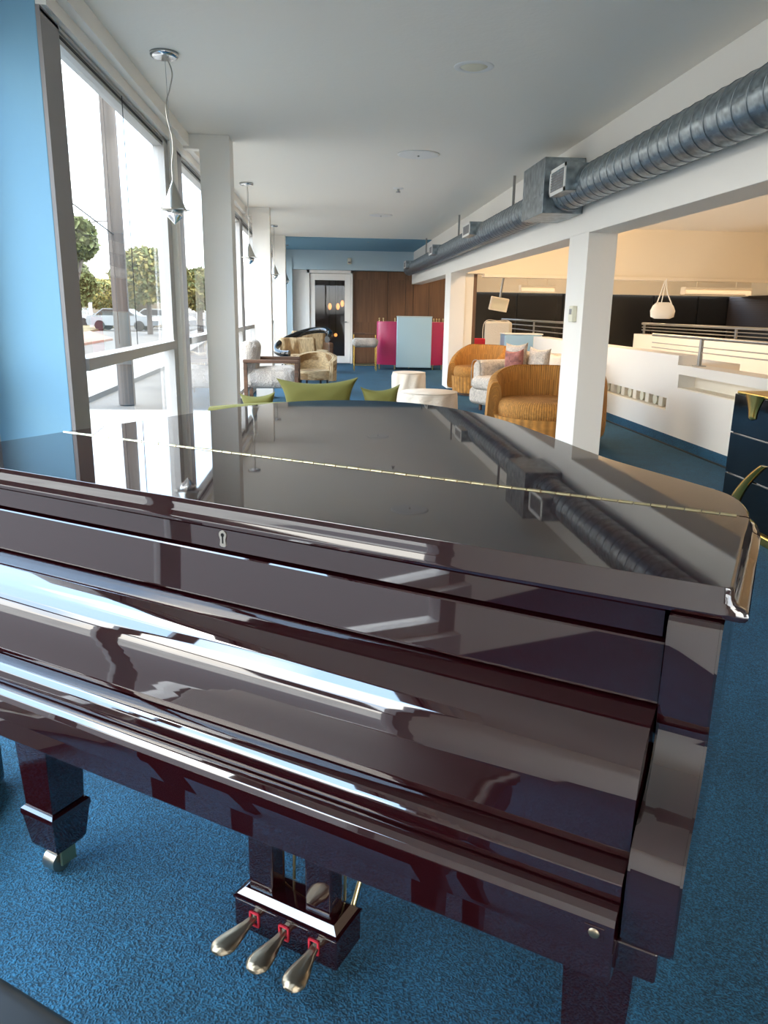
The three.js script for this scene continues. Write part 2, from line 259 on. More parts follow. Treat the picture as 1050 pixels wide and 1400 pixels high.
{
  const d = structGroup('door_1', 'white framed glass door at the end of the gallery', 'door');
  obj('door_frame', [bb(-0.46, -0.4, 0, 2.2, ZF - 0.12, ZF + 0.04), bb(0.59, 0.64, 0, 2.2, ZF - 0.12, ZF + 0.04), bb(-0.46, 0.64, 2.13, 2.2, ZF - 0.12, ZF + 0.04)], M.white, d);
  obj('stile', rb(-0.395, -0.27, 0.01, 2.12, ZF - 0.06, ZF - 0.01, 0.004), M.white, d); obj('stile', rb(0.45, 0.585, 0.01, 2.12, ZF - 0.06, ZF - 0.01, 0.004), M.white, d);
  obj('rail', rb(-0.27, 0.45, 0.01, 0.18, ZF - 0.06, ZF - 0.01, 0.004), M.white, d); obj('rail', rb(-0.27, 0.45, 1.97, 2.12, ZF - 0.06, ZF - 0.01, 0.004), M.white, d);
  obj('pane', new THREE.PlaneGeometry(0.72, 1.79).translate(0.09, 1.075, ZF - 0.035), M.glass, d);
  obj('handle', [rod([0.5, 1.0, ZF + 0.04], [0.42, 1.0, ZF + 0.04], 0.012), rod([0.5, 1.0, ZF - 0.01], [0.5, 1.0, ZF + 0.04], 0.012)], M.steel, d);
}
{
  const w = structGroup('wall_wood', 'brown wood panelled wall behind the pink bar', 'wall');
  obj('backing', bb(0.62, 3.4, 0, 2.2, ZF - 0.2, ZF - 0.06), M.woodDark, w);
  for (const [a, b] of [[0.63, 1.49], [1.5, 1.93], [1.94, 2.12], [2.13, 2.5], [2.51, 3.38]]) obj('panel', rb(a, b, 0.01, 2.19, ZF - 0.06, ZF - 0.035, 0.004), M.wood, w);
}
// balustrade walls of the stairwell
{
  const x0 = XP, x1 = XP + 0.25, p = structGroup('wall_parapet', 'white balustrade wall with long niches beside the carpet', 'wall');
  const zs = [-13.1, -9.9, -7.72, -7.5, -5.2, 3.2];
  obj('wall', [bb(x0, x1, -0.25, 0.33, -13.1, 3.2), bb(x0, x1, 0.33, 0.46, -13.1, -9.9), bb(x0 + 0.18, x1, 0.33, 0.46, -9.9, -7.72), bb(x0, x1, 0.33, 0.46, -7.72, 3.2),
    bb(x0, x1, 0.46, 0.58, -13.1, 3.2), bb(x0, x1, 0.58, 0.72, -13.1, -7.5), bb(x0 + 0.18, x1, 0.58, 0.72, -7.5, -5.2), bb(x0, x1, 0.58, 0.72, -5.2, 3.2), bb(x0, x1, 0.72, 0.81, -13.1, 3.2), bb(x0, x1, 0.81, 0.9, -13.1, -7.55)], M.white, p);
  obj('niche_lining', [bb(x0 + 0.002, x0 + 0.18, 0.33, 0.345, -9.9, -7.72), bb(x0 + 0.172, x0 + 0.18, 0.345, 0.46, -9.9, -7.72)], M.cream, p);
  obj('niche_lining', [bb(x0 + 0.002, x0 + 0.18, 0.58, 0.592, -7.5, -5.2), bb(x0 + 0.172, x0 + 0.18, 0.592, 0.72, -7.5, -5.2)], M.cream, p);
  obj('skirting', [bb(x0 - 0.012, x0, 0, 0.1, -13.1, 3.2)], M.carpet, p); obj('skirting_lip', bb(x0 - 0.03, x0, 0, 0.012, -13.1, 3.2), M.rubber, p);
  const q = structGroup('wall_parapet_opposite', 'cream balustrade wall on the other side of the stairwell', 'wall');
  obj('wall', [bb(5.6, 5.8, -3, 0.5, -14, 3.2), bb(5.6, 5.8, 0.5, 0.66, -14, -12.4), bb(5.6, 5.8, 0.5, 0.66, -10.2, 3.2), bb(5.6, 5.8, 0.66, 0.95, -14, 3.2), bb(5.8, 11, -3, 0.1, -14, 3.2)], M.cream, q);
}
for (let i = 0; i < 6; i++) {
  const z = -9.62 + i * 0.36;
  tag(obj('disc_ornament', prep(new THREE.CylinderGeometry(0.055, 0.055, 0.03, 24).rotateZ(Math.PI / 2).translate(XP + 0.09, 0.401, z)), M.plastic), 'pale round disc standing in the balustrade niche', 'ornament', 'discs in the niche');
  if (i < 5) tag(obj('block_ornament', rb(XP + 0.06, XP + 0.12, 0.346, 0.45, z + 0.13, z + 0.23, 0.006), M.cream), 'cream block standing between discs in the niche', 'ornament', 'blocks in the niche');
}
// stair railings
function railing(name, label, x, z0, z1, ys, rs, posts, foot) {
  const r = thing(name, label, 'railing', [x, 0, z0]);
  ys.forEach((y, i) => obj('rail', rod([0, y, 0], [0, y, z1 - z0], rs[i], 10), M.steel, r));
  for (const z of posts) { obj('post', rb(-0.014, 0.014, foot, ys[0], z - z0 - 0.02, z - z0 + 0.02, 0.003), M.steel, r); obj('foot_plate', rb(-0.05, 0.05, foot, foot + 0.008, z - z0 - 0.05, z - z0 + 0.05, 0.003), M.steel, r); }
}
railing('metal_railing', 'brushed metal railing on the white balustrade wall', XP + 0.12, -8.5, -3, [1.076, 0.992, 0.942], [0.017, 0.006, 0.006], [-7.35, -4.2], 0.81);
railing('metal_railing', 'metal railing on the cream balustrade across the stairwell', 5.7, -13.9, -3, [1.13, 1.07, 1.02], [0.02, 0.008, 0.008], [-13.8, -10.6, -7], 0.95);
railing('metal_railing', 'far metal railing in front of the dark glazed wall', 4.4, -19.6, -14.2, [1.12, 1.02, 0.92], [0.02, 0.01, 0.01], [-19, -16.5, -14.3], 0.2);
structure('floor_far_balcony', bb(XP + 0.25, 11, -0.2, 0.2, -21, -14.05), M.cream, 'pale far balcony slab', 'floor');

// ---------------------------------------------------------------- grand piano: local x along the keyboard, +z towards the player, origin at the right end of the lid hinge
const piano = thing('grand_piano', 'closed dark mahogany lacquered baby grand piano on blue carpet', 'piano', [0.611, 0, -1.072], Math.atan2(-0.53588722, 0.84428957));
{
  const ca = Math.cos(0.0209), sa = Math.sin(0.0209);
  const rot = ([u, v]) => [u * ca + v * sa, -(-u * sa + v * ca)];    // measured (u, v) -> local (x, z)
  const right = [[0.02, 0.0], [0.012, 0.06], [-0.021, 0.15], [-0.087, 0.214], [-0.161, 0.273], [-0.277, 0.37], [-0.4, 0.505], [-0.513, 0.634], [-0.635, 0.76], [-0.8, 0.895], [-0.957, 0.976], [-1.1, 1.0], [-1.23, 0.965], [-1.335, 0.885], [-1.405, 0.77], [-1.44, 0.62], [-1.452, 0.45], [-1.455, 0.2], [-1.46, 0.03]].map(rot);
  const curve = new THREE.CatmullRomCurve3(right.map(([x, z]) => V3(x, 0, z)), false, 'centripetal');
  const N = 120, path = curve.getSpacedPoints(N).map((p) => [p.x, p.z]);
  path[0] = [0.02, -0.003]; path[N] = [-1.462, -0.003];
  const outward = path.map((p, i) => { if (i === 0) return [1, 0]; if (i === N) return [-1, 0]; const a = path[i - 1], b = path[i + 1], dx = b[0] - a[0], dz = b[1] - a[1], l = Math.hypot(dx, dz); return [-dz / l, dx / l]; });
  for (const n of outward) { if (n === outward[0] || n === outward[N]) continue; }
  const mid = outward[60]; const sgn = mid[1] < 0 ? 1 : -1; outward.forEach((n, i) => { if (i && i < N) { n[0] *= sgn; n[1] *= sgn; } });
  const steps = [[-0.03, 1.0], [-0.004, 1.0], [-0.001, 0.9993], [0.0008, 0.9975], [0.0014, 0.993], [0.0024, 0.987], [0.005, 0.9815], [0.0095, 0.9775], [0.0145, 0.9755], [0.0178, 0.9735], [0.019, 0.9705], [0.0185, 0.966], [0.016, 0.963]];
  function lidPiece(name, outline, normals, open) {                  // moulded edge along the outline, flat caps; the hinge edge stays square
    const rings = steps.slice(1).map(([d, y]) => outline.map((p, i) => [p[0] + normals[i][0] * d, y, p[1] + normals[i][1] * d]));
    const side = loft(rings, false, false, 0.9);
    const cap = (ring, up) => { const v = ring.map((p) => new THREE.Vector2(p[0], p[2])), tri = THREE.ShapeUtils.triangulateShape(v, []), pos = [], area = THREE.ShapeUtils.area(v) > 0;
      for (const t of tri) { const q = (area !== up) ? t : [t[0], t[2], t[1]]; for (const k of q) pos.push(...ring[k]); }
      const g = new THREE.BufferGeometry(); g.setAttribute('position', new THREE.Float32BufferAttribute(pos, 3)); g.computeVertexNormals(); return prep(g); };
    const top = cap(rings[0], true), bottom = cap(rings[rings.length - 1], false);
    const a = rings.map((r) => r[0]), b = rings.map((r) => r[r.length - 1]).reverse(), faces = [];
    for (let i = 0; i < a.length - 1; i++) { const p = a[i], q = a[i + 1], r = b[b.length - 2 - i], s = b[b.length - 1 - i]; faces.push(...p, ...r, ...q, ...p, ...s, ...r); }
    const hg = new THREE.BufferGeometry(); hg.setAttribute('position', new THREE.Float32BufferAttribute(faces, 3)); hg.computeVertexNormals();
    return obj(name, [side, top, bottom, prep(hg)], M.lacquer, piano);
  }
  lidPiece('lid', path, outward);
  const zf = 0.349, fl = [], fn = [];
  const add = (x, z, nx, nz) => { fl.push([x, z]); fn.push([nx, nz]); };
  add(-1.462, 0.003, -1, 0); for (let i = 1; i < 6; i++) add(-1.462, 0.003 + (zf - 0.006) * (i === 5 ? 0.975 : i / 6), -1, 0);
  add(-1.462, zf - 0.003, -1, 0.2); add(-1.459, zf, -0.9, 0.16);
  for (let i = 1; i < 20; i++) add(i === 1 ? -1.452 : i === 19 ? 0.0155 : -1.459 + 1.479 * i / 20, zf, 0, 0.16);
  add(0.0225, zf, 0.9, 0.16); add(0.0255, zf - 0.003, 1, 0.2);
  for (let i = 5; i > 0; i--) { const t = i === 5 ? 0.975 : i / 6; add(0.02 + 0.0055 * t, 0.003 + (zf - 0.006) * t, 1, 0); } add(0.02, 0.003, 1, 0);
  lidPiece('lid_front_flap', fl, fn);
  // piano hinge: leaf and knuckles
  const kn = [rb(-1.458, 0.006, 0.9975, 0.9992, -0.0029, 0.0029, 0.0004, 1)];
  for (let i = 0; i < 58; i++) kn.push(prep(new THREE.CylinderGeometry(0.0038, 0.0038, i % 2 ? 0.0225 : 0.0242, 10).rotateZ(Math.PI / 2).translate(-1.445 + i * 0.0252, 0.9985 + (i % 2 ? 0.0004 : 0), 0)));
  obj('hinge', kn, M.hinge, piano);
  // case rim and arms
  const inset = 0.0, rimRings = [0.605, 0.61, 0.955, 0.961].map((y, k) => path.map((p, i) => [p[0] + outward[i][0] * (k === 0 || k === 3 ? -0.003 : 0), y, p[1] + outward[i][1] * (k === 0 || k === 3 ? -0.003 : 0)]));
  const rimFull = rimRings.map((r) => [[0.02, r[0][1], 0.3], ...r, [-1.462, r[0][1], 0.3]]);
  obj('case_rim', loft(rimFull, false, false, 0.6), M.lacquer, piano);
  obj('soundboard', (() => { const v = path.map((p) => new THREE.Vector2(p[0], p[1])); return prep(new THREE.ShapeGeometry(new THREE.Shape(v)).rotateX(Math.PI / 2).translate(0, 0.61, 0)); })(), M.woodDark, piano);
  const armP = [[0.2, 0.961], [0.362, 0.961], [0.368, 0.957], [0.37, 0.95], [0.371, 0.845], [0.369, 0.834], [0.364, 0.826], ...spline([[0.364, 0.822], [0.368, 0.80], [0.382, 0.772], [0.405, 0.753], [0.43, 0.743], [0.452, 0.734], [0.467, 0.718], [0.474, 0.695]], 26), [0.475, 0.66], [0.475, 0.612], [0.472, 0.606], [0.2, 0.606]].reverse();
  const arm = (x0, x1) => { const g = [extrudeX(armP, x0 + 0.003, x1 - 0.003, 0.45)]; const inn = armP.map(([z, y]) => [z - 0.003, y - 0.001]); g.push(extrudeX(inn, x0, x1, 0.45)); return g; };
  obj('arm', arm(-0.036, 0.0215), M.lacquer, piano); obj('arm', arm(-1.463, -1.404), M.lacquer, piano);
  const XL = -1.402, XR = -0.039;
  obj('lock_rail', extrudeX([[0.30, 0.9235], [0.339, 0.9235], [0.3405, 0.925], [0.341, 0.957], [0.338, 0.961], [0.30, 0.961]], XL + 0.004, XR - 0.004), M.lacquer, piano);
  obj('fallboard_panel', extrudeX([[0.30, 0.842], [0.3495, 0.842], [0.351, 0.8435], [0.3485, 0.9185], [0.347, 0.9205], [0.30, 0.9205]], XL, XR), M.lacquer, piano);
  obj('fallboard', extrudeX([[0.30, 0.694], [0.4455, 0.694], ...spline([[0.4455, 0.70], [0.4440, 0.722], [0.4425, 0.746], [0.4395, 0.77], [0.4325, 0.7925], [0.418, 0.8125], [0.395, 0.8275], [0.37, 0.836], [0.35, 0.839]], 40), [0.30, 0.838]], XL, XR), M.lacquer, piano);
  obj('key_slip', extrudeX([[0.40, 0.659], [0.4765, 0.659], [0.478, 0.665], ...spline([[0.478, 0.672], [0.4775, 0.681], [0.473, 0.6875], [0.465, 0.691], [0.45, 0.692]], 14), [0.40, 0.692]], XL, XR), M.lacquer, piano);
  obj('front_rail', extrudeX([[0.40, 0.601], [0.495, 0.601], [0.497, 0.604], [0.4985, 0.632], ...spline([[0.4985, 0.64], [0.497, 0.648], [0.492, 0.6535], [0.484, 0.6565], [0.47, 0.657]], 14), [0.40, 0.657]], XL, XR), M.lacquer, piano);
  obj('key_bed', [rb(-1.404, -0.038, 0.566, 0.6062, 0.02, 0.4965, 0.003), rb(-0.04, 0.006, 0.566, 0.6062, 0.02, 0.473, 0.003), rb(-1.444, -1.402, 0.566, 0.6062, 0.02, 0.473, 0.003)], M.lacquer, piano);
  // keyhole plate
  const plate = new THREE.Shape(); plate.absellipse(0, 0.0035, 0.0072, 0.0072, 0, Math.PI * 2);
  const esc = obj('keyhole_plate', [prep(new THREE.ExtrudeGeometry(new THREE.Shape([...Array(13)].map((_, k) => { const t = -0.35 + k / 12 * (Math.PI + 0.7); return new THREE.Vector2(0.0072 * Math.cos(t), 0.0062 + 0.0072 * Math.sin(t)); }).concat([[-0.0048, -0.002], [-0.0062, -0.011], [-0.003, -0.013], [0.003, -0.013], [0.0062, -0.011], [0.0048, -0.002]].map((p) => new THREE.Vector2(...p)))), { depth: 0.0015, bevelEnabled: false }).translate(-0.698, 0.9425, 0.3408))], M.nickel, piano);
  obj('keyhole', [prep(new THREE.CircleGeometry(0.0032, 16).translate(-0.698, 0.9487, 0.3427)), bb(-0.6994, -0.6966, 0.935, 0.948, 0.3418, 0.3426)], M.hole, esc);
  const st = obj('strike_plate', rb(-0.071, -0.049, 0.619, 0.637, 0.4975, 0.4998, 0.0008), M.lacquer, piano);
  obj('strike_button', prep(new THREE.SphereGeometry(0.0065, 18, 10).scale(1, 1, 0.4).translate(-0.06, 0.628, 0.4995)), M.bronze, st);
  // legs with collars and casters
  function leg(x, z) {
    const sq = (h, y) => [[x - h, y, z - h], [x + h, y, z - h], [x + h, y, z + h], [x - h, y, z + h]].reverse();
    const l = obj('leg', [loft([[0.053, 0.565], [0.054, 0.47], [0.044, 0.175]].map(([h, y]) => sq(h, y)), true, true, 0.3)], M.lacquer, piano);
    obj('collar', loft([[0.047, 0.176], [0.053, 0.17], [0.054, 0.158], [0.051, 0.15], [0.042, 0.075], [0.036, 0.064]].map(([h, y]) => sq(h, y)), true, true, 0.3), M.lacquer, l);
    obj('caster_fork', [rb(x - 0.03, x - 0.022, 0.02, 0.066, z - 0.02, z + 0.022, 0.003), rb(x + 0.022, x + 0.03, 0.02, 0.066, z - 0.02, z + 0.022, 0.003), rb(x - 0.03, x + 0.03, 0.056, 0.066, z - 0.022, z + 0.022, 0.004)], M.brass, l);
    obj('caster_wheel', prep(new THREE.CylinderGeometry(0.026, 0.026, 0.036, 24).rotateZ(Math.PI / 2).translate(x, 0.026, z + 0.012)), M.nickel, l);
  }
  leg(-1.336, 0.215); leg(-0.088, 0.215); leg(-1.12, -0.76);
  // lyre
  const box = obj('pedal_box', [rb(-0.838, -0.588, 0.03, 0.1, 0.088, 0.185, 0.004)], M.lacquer, piano);
  obj('box_moulding', loft([[0.127, 0.0495, 0.1], [0.127, 0.0495, 0.104], [0.121, 0.0435, 0.107], [0.109, 0.032, 0.119], [0.105, 0.028, 0.1198]].map(([a, b, y]) => [[-0.713 - a, y, 0.1365 + b], [-0.713 + a, y, 0.1365 + b], [-0.713 + a, y, 0.1365 - b], [-0.713 - a, y, 0.1365 - b]]), true, true, 0.2), M.lacquer, box);
  for (const x of [-0.789, -0.648]) obj('lyre_post', rb(x - 0.031, x + 0.031, 0.118, 0.57, 0.112, 0.158, 0.004), M.lacquer, piano);
  for (const [x, xt] of [[-0.786, -0.802], [-0.712, -0.714], [-0.640, -0.628]]) {
    obj('felt_bushing', [rb(x - 0.0125, x - 0.0085, 0.05, 0.084, 0.183, 0.1885, 0.001), rb(x + 0.0085, x + 0.0125, 0.05, 0.084, 0.183, 0.1885, 0.001), rb(x - 0.0125, x + 0.0125, 0.08, 0.084, 0.183, 0.1885, 0.001), rb(x - 0.0125, x + 0.0125, 0.05, 0.054, 0.183, 0.1885, 0.001)], M.felt, piano);
    const R = [[0.15, 0.0085, 0.0055], [0.19, 0.0095, 0.0058], [0.205, 0.0115, 0.0065], [0.222, 0.0158, 0.0078], [0.24, 0.0208, 0.009], [0.256, 0.0245, 0.0098], [0.266, 0.0252, 0.0099], ...[0.15, 0.3, 0.45, 0.6, 0.72, 0.82, 0.9, 0.96, 0.99].map((t) => [0.266 + 0.0255 * t, 0.0252 * Math.sqrt(1 - t * t), 0.0099 * Math.sqrt(1 - t * t)])].map(([z, w, h]) => { const t = (z - 0.15) / 0.1415, cx = x + (xt - x) * t, cy = 0.068 - 0.006 * t; return Array.from({ length: 20 }, (_, k) => { const a = k / 20 * 2 * Math.PI; return [cx + w * Math.cos(a), cy + h * Math.sin(a), z]; }); });
    obj('pedal', loft(R, true, true, 1.2), M.bronze, piano);
  }
  for (const x of [-0.745, -0.69, -0.62]) obj('pedal_rod', rod([x, 0.12, 0.1], [x, 0.57, 0.09], 0.0032, 8), M.brass, piano);
  for (const x of [-0.82, -0.605]) obj('lyre_brace', rod([x, 0.1, 0.095], [x, 0.565, -0.22], 0.006, 8), M.brass, piano);
}
{
  const q = piano.localToWorld ? V3(-0.713, 0, 0.945).applyAxisAngle(V3(0, 1, 0), piano.rotation.y).add(piano.position) : null;
  const b = thing('piano_bench', 'black padded leather piano bench tucked before the keyboard', 'bench', [q.x, 0, q.z], piano.rotation.y);
  obj('seat_pad', rb(-0.37, 0.37, 0.43, 0.5, -0.175, 0.175, 0.025, 4), M.leather, b);
  obj('apron', rb(-0.35, 0.35, 0.36, 0.432, -0.155, 0.155, 0.006), M.blackGloss, b);
  for (const [x, z] of [[-0.31, -0.12], [0.31, -0.12], [-0.31, 0.12], [0.31, 0.12]]) obj('leg', loft([[0.026, 0.362], [0.018, 0]].map(([h, y]) => [[x - h, y, z + h], [x + h, y, z + h], [x + h, y, z - h], [x - h, y, z - h]]), true, true, 0.3), M.blackGloss, b);
}

// ---------------------------------------------------------------- ceiling: duct, pendants, downlights
{
  const X = 1.94, Y = 2.22, r = 0.129;
  const d = thing('air_duct', 'round galvanised spiral air duct running along the white beam', 'duct', [X, Y, 0]);
  const body = obj('pipe', uvBox(new THREE.CylinderGeometry(r, r, 21.8, 40, 1, true).rotateX(Math.PI / 2).translate(0, 0, -7.8), 1.6), M.duct, d);
  const pts = []; for (let i = 0; i <= 165 * 20; i++) { const a = i / 20 * 2 * Math.PI; pts.push(V3(Math.cos(a) * (r + 0.001), Math.sin(a) * (r + 0.001), 3 - i / 20 * 0.132)); }
  obj('seam', prep(new THREE.TubeGeometry(new THREE.CatmullRomCurve3(pts), 165 * 24, 0.004, 4)), M.ductSeam, body);
  obj('junction_box', rb(-0.2, 0.13, -0.15, 0.27, -7.18, -6.5, 0.004), M.duct, d);
  obj('collar', prep(new THREE.CylinderGeometry(r + 0.012, r + 0.012, 0.05, 40).rotateX(Math.PI / 2).translate(0, 0, -6.4)), M.duct, d);
  function outlet(z0, z1, x0, y0, y1) {
    const b = obj('outlet_box', rb(x0, 0, y0, y1, z1, z0, 0.004), M.duct, d);
    obj('grille_frame', [bb(x0 - 0.008, x0, y0, y0 + 0.025, z1, z0), bb(x0 - 0.008, x0, y1 - 0.025, y1, z1, z0), bb(x0 - 0.008, x0, y0, y1, z1, z1 + 0.03), bb(x0 - 0.008, x0, y0, y1, z0 - 0.03, z0)], M.whitePlastic, b);
    const n = 7; for (let i = 0; i < n; i++) obj('louvre', bb(x0 - 0.005, x0 - 0.001, y0 + 0.03 + (y1 - y0 - 0.06) * i / n, y0 + 0.037 + (y1 - y0 - 0.06) * i / n, z1 + 0.03, z0 - 0.03), M.grey, b);
  }
  outlet(-5.9, -6.3, -0.2, -0.06, 0.13); outlet(-9.7, -10.2, -0.21, -0.03, 0.12); outlet(-13.1, -13.5, -0.21, -0.03, 0.12); outlet(-17.4, -17.8, -0.21, -0.03, 0.12);
  for (const z of [2, -3.4, -8.4, -11.8, -15.6]) obj('hanger_strap', [bb(-0.012, 0.012, r, HC - Y, z - 0.012, z + 0.012)], M.steel, d);
}
function pendant(z, drop, label, wav) {
  const p = thing('pendant_lamp', label, 'pendant lamp', [-0.89, HC, z], 0, 'star pendants along the windows');
  obj('canopy', lathe([[0, -0.028], [0.06, -0.028], [0.074, -0.022], [0.078, -0.012], [0.078, 0], [0, 0]], 36), M.chrome, p);
  const t = -drop, q = [[0.012, -0.02, 0]]; for (let i = 1; i < 8; i++) q.push([0.012 + wav * Math.sin(i * 1.35) * (1 - i / 9), -0.02 + (t + 0.02) * i / 8, 0]); q.push([0.012, t - 0.02, 0]);
  obj('cord', tube(q, 0.0036, 7, 60), M.nickel, p); obj('support_wire', rod([0.004, -0.02, 0.006], [0.012, t, 0], 0.0012, 5), M.steel, p);
  const s = obj('cone', lathe([[0.001, 0.0], [0.006, -0.012], [0.07, -0.165], [0.062, -0.163], [0.001, -0.02]], 8).translate(0.012, t, 0), M.nickel, p);
  obj('star_rim', prep(new THREE.ExtrudeGeometry((() => { const h = new THREE.Shape(); for (let k = 0; k < 16; k++) { const a = k / 16 * 2 * Math.PI, R = k % 2 ? 0.064 : 0.092; k ? h.lineTo(R * Math.cos(a), R * Math.sin(a)) : h.moveTo(R, 0); } return h; })(), { depth: 0.004, bevelEnabled: false }).rotateX(Math.PI / 2).translate(0.012, t - 0.163, 0)), M.nickel, s);
  obj('crystal', lathe([[0.001, -0.168], [0.056, -0.17], [0.044, -0.205], [0.001, -0.245]], 7).translate(0.012, t, 0), M.crystal, p);
}
pendant(-4.83, 0.65, 'star pendant on a kinked cord beside the nearest window', 0.03);
pendant(-9.37, 0.63, 'star pendant hanging between the first two white columns', 0.004);
pendant(-13.88, 0.63, 'star pendant hanging between the second and third white columns', 0.004);
pendant(-17.81, 0.6, 'star pendant under the blue ceiling', 0.004);
function downlight(x, z, label) {
  const d = thing('recessed_light', label, 'ceiling light', [x, HC, z]);
  obj('trim_ring', lathe([[0.078, 0.002], [0.082, -0.006], [0.112, -0.004], [0.115, 0]], 40), M.whitePlastic, d);
  obj('lens', lathe([[0, -0.012], [0.05, -0.012], [0.066, -0.006], [0.079, 0]], 36), M.plastic, d);
}
downlight(0.85, -4.86, 'recessed round ceiling light with a white ring, closest to the duct outlet');
function ceilingDisc(x, z, r, label) {
  const d = thing('ceiling_disc', label, 'ceiling plate', [x, HC, z]);
  obj('plate', lathe([[0, -0.012], [r * 0.9, -0.012], [r, -0.006], [r, 0], [0, 0]], 44), M.whitePlastic, d); obj('centre_screw', cyl(0.009, 0.009, -0.022, -0.01, 0, 0, 12), M.nickel, d);
}
ceilingDisc(0.83, -7.44, 0.19, 'wide flat white ceiling plate with centre screw above the green sofa'); ceilingDisc(0.81, -12.05, 0.17, 'flat white ceiling plate past the small sprinkler'); ceilingDisc(0.86, -16.59, 0.2, 'flat ceiling plate on the blue ceiling'); 
{ const s = thing('sprinkler', 'small white ceiling sprinkler between the flat plates', 'sprinkler', [0.83, HC, -9.43]); obj('rose', lathe([[0, -0.012], [0.05, -0.01], [0.06, 0]], 24), M.whitePlastic, s); obj('head', [cyl(0.012, 0.012, -0.04, -0.01, 0, 0, 12), cyl(0.025, 0.025, -0.046, -0.04, 0, 0, 16)], M.steel, s); }
{ const t = thing('wall_sensor', 'small white alarm sensor on the pale blue soffit', 'sensor', [0.55, 2.4, ZF + 0.25]); obj('housing', rb(-0.045, 0.045, -0.07, 0.07, 0, 0.05, 0.015), M.plastic, t); obj('window', rb(-0.03, 0.03, -0.05, -0.01, 0.048, 0.054, 0.003), M.grey, t); }
{ const p = onZ(773, 429, -6.5), t = thing('thermostat', 'cream thermostat on the white column edge', 'thermostat', [XB - 0.002, p.y, -6.5]); obj('housing', rb(-0.04, 0, -0.065, 0.065, -0.05, 0.05, 0.008), M.plastic, t); obj('display', rb(-0.043, -0.038, -0.005, 0.04, -0.03, 0.03, 0.002), M.grey, t); }

// warm lamps over the stairwell
const WARM = '#ffdcb0';
function tubeLamp(x, y, z, len, label) {
  const t = thing('tube_lamp', label, 'strip light', [x, y, z]);
  obj('housing', [rb(-len / 2, len / 2, 0.02, 0.06, -0.09, 0.09, 0.01), rb(-len / 2 - 0.012, -len / 2, -0.06, 0.06, -0.09, 0.09, 0.02), rb(len / 2, len / 2 + 0.012, -0.06, 0.06, -0.09, 0.09, 0.02)], M.cream, t);
  for (const z1 of [-0.045, 0.045]) obj('tube', prep(new THREE.CylinderGeometry(0.03, 0.03, len, 16).rotateZ(Math.PI / 2).translate(0, -0.015, z1)), std('#fff1da', 0.5, { emissive: new THREE.Color(WARM), emissiveIntensity: 0.16 }), t);
  for (const s of [-0.3, 0.3]) obj('hanger', rod([s * len, 0.06, 0], [s * len, 1.87 - y, 0], 0.012, 8), M.cream, t);
  const l = new THREE.RectAreaLight(WARM, 2.6, len, 0.16); l.position.set(0, -0.055, 0); l.rotation.x = -Math.PI / 2; t.add(l);
}
tubeLamp(6.6, 1.69, -13.1, 1.15, 'warm strip light hanging beside the white handbag'); tubeLamp(3.72, 1.7, -13.9, 0.6, 'short strip light hanging behind the column');
for (const [x, z, c] of [[3.1, -10.6, 3.1], [3.4, -15.6, 2.2], [5.2, -4.5, 1.3], [8.8, -7, 1.4], [6.4, -16.2, 2]]) {
  const t = thing('ceiling_globe', 'warm round ceiling lamp over the stairwell', 'ceiling light', [x, HC, z], 0, 'stairwell ceiling lamps');
  obj('base', lathe([[0, -0.03], [0.1, -0.03], [0.11, 0], [0, 0]], 24), M.brass, t); obj('globe', prep(new THREE.SphereGeometry(0.09, 20, 14).translate(0, -0.1, 0)), std('#fff1da', 0.5, { emissive: new THREE.Color(WARM), emissiveIntensity: 1.5 }), t);
  const l = new THREE.PointLight(WARM, c); l.position.set(0, -0.1, 0); l.castShadow = true; l.shadow.radius = 4; t.add(l);
}
{ const p = onZ(682, 416, -14.5), f = thing('flood_lamp', 'square white floodlight tilted down below the bulkhead', 'floodlight', [p.x, p.y, -14.5]); f.rotation.set(0.2, 0, -0.15); obj('panel', rb(-0.17, 0.17, -0.12, 0.12, -0.03, 0.03, 0.01), M.cream, f); obj('lens', rb(-0.14, 0.14, -0.09, 0.09, 0.028, 0.036, 0.004), M.plastic, f); obj('bracket', [rod([0, 0.1, -0.02], [-0.02, 0.5, -0.05], 0.02, 8)], M.steel, f); }
{ // handbag on the bulkhead rail
  const p = onZ(906, 425, -13.05), b = thing('handbag', 'white leather handbag hanging from the cream rail', 'handbag', [p.x, p.y, -13.05]);
  obj('body', loft([[-0.13, 0.13, 0.03], [-0.1, 0.2, 0.07], [0, 0.215, 0.08], [0.08, 0.18, 0.06], [0.13, 0.13, 0.03], [0.14, 0.1, 0.01]].map(([y, w, d]) => Array.from({ length: 24 }, (_, k) => { const a = k / 24 * 2 * Math.PI; return [w * Math.sign(Math.cos(a)) * Math.abs(Math.cos(a)) ** 0.7, y, d * Math.sin(a)]; }).reverse()), true, true, 1), M.whitePlastic, b);
  obj('strap', tube([[-0.13, 0.1, 0.02], [-0.06, 0.3, 0], [0, 0.5, 0], [0.05, 0.3, 0], [0.14, 0.1, 0.02]], 0.011, 8, 40), M.whitePlastic, b); obj('strap', tube([[-0.05, 0.1, 0.02], [-0.02, 0.3, 0.01], [0.01, 0.52, 0.01]], 0.009, 8, 20), M.whitePlastic, b);
}

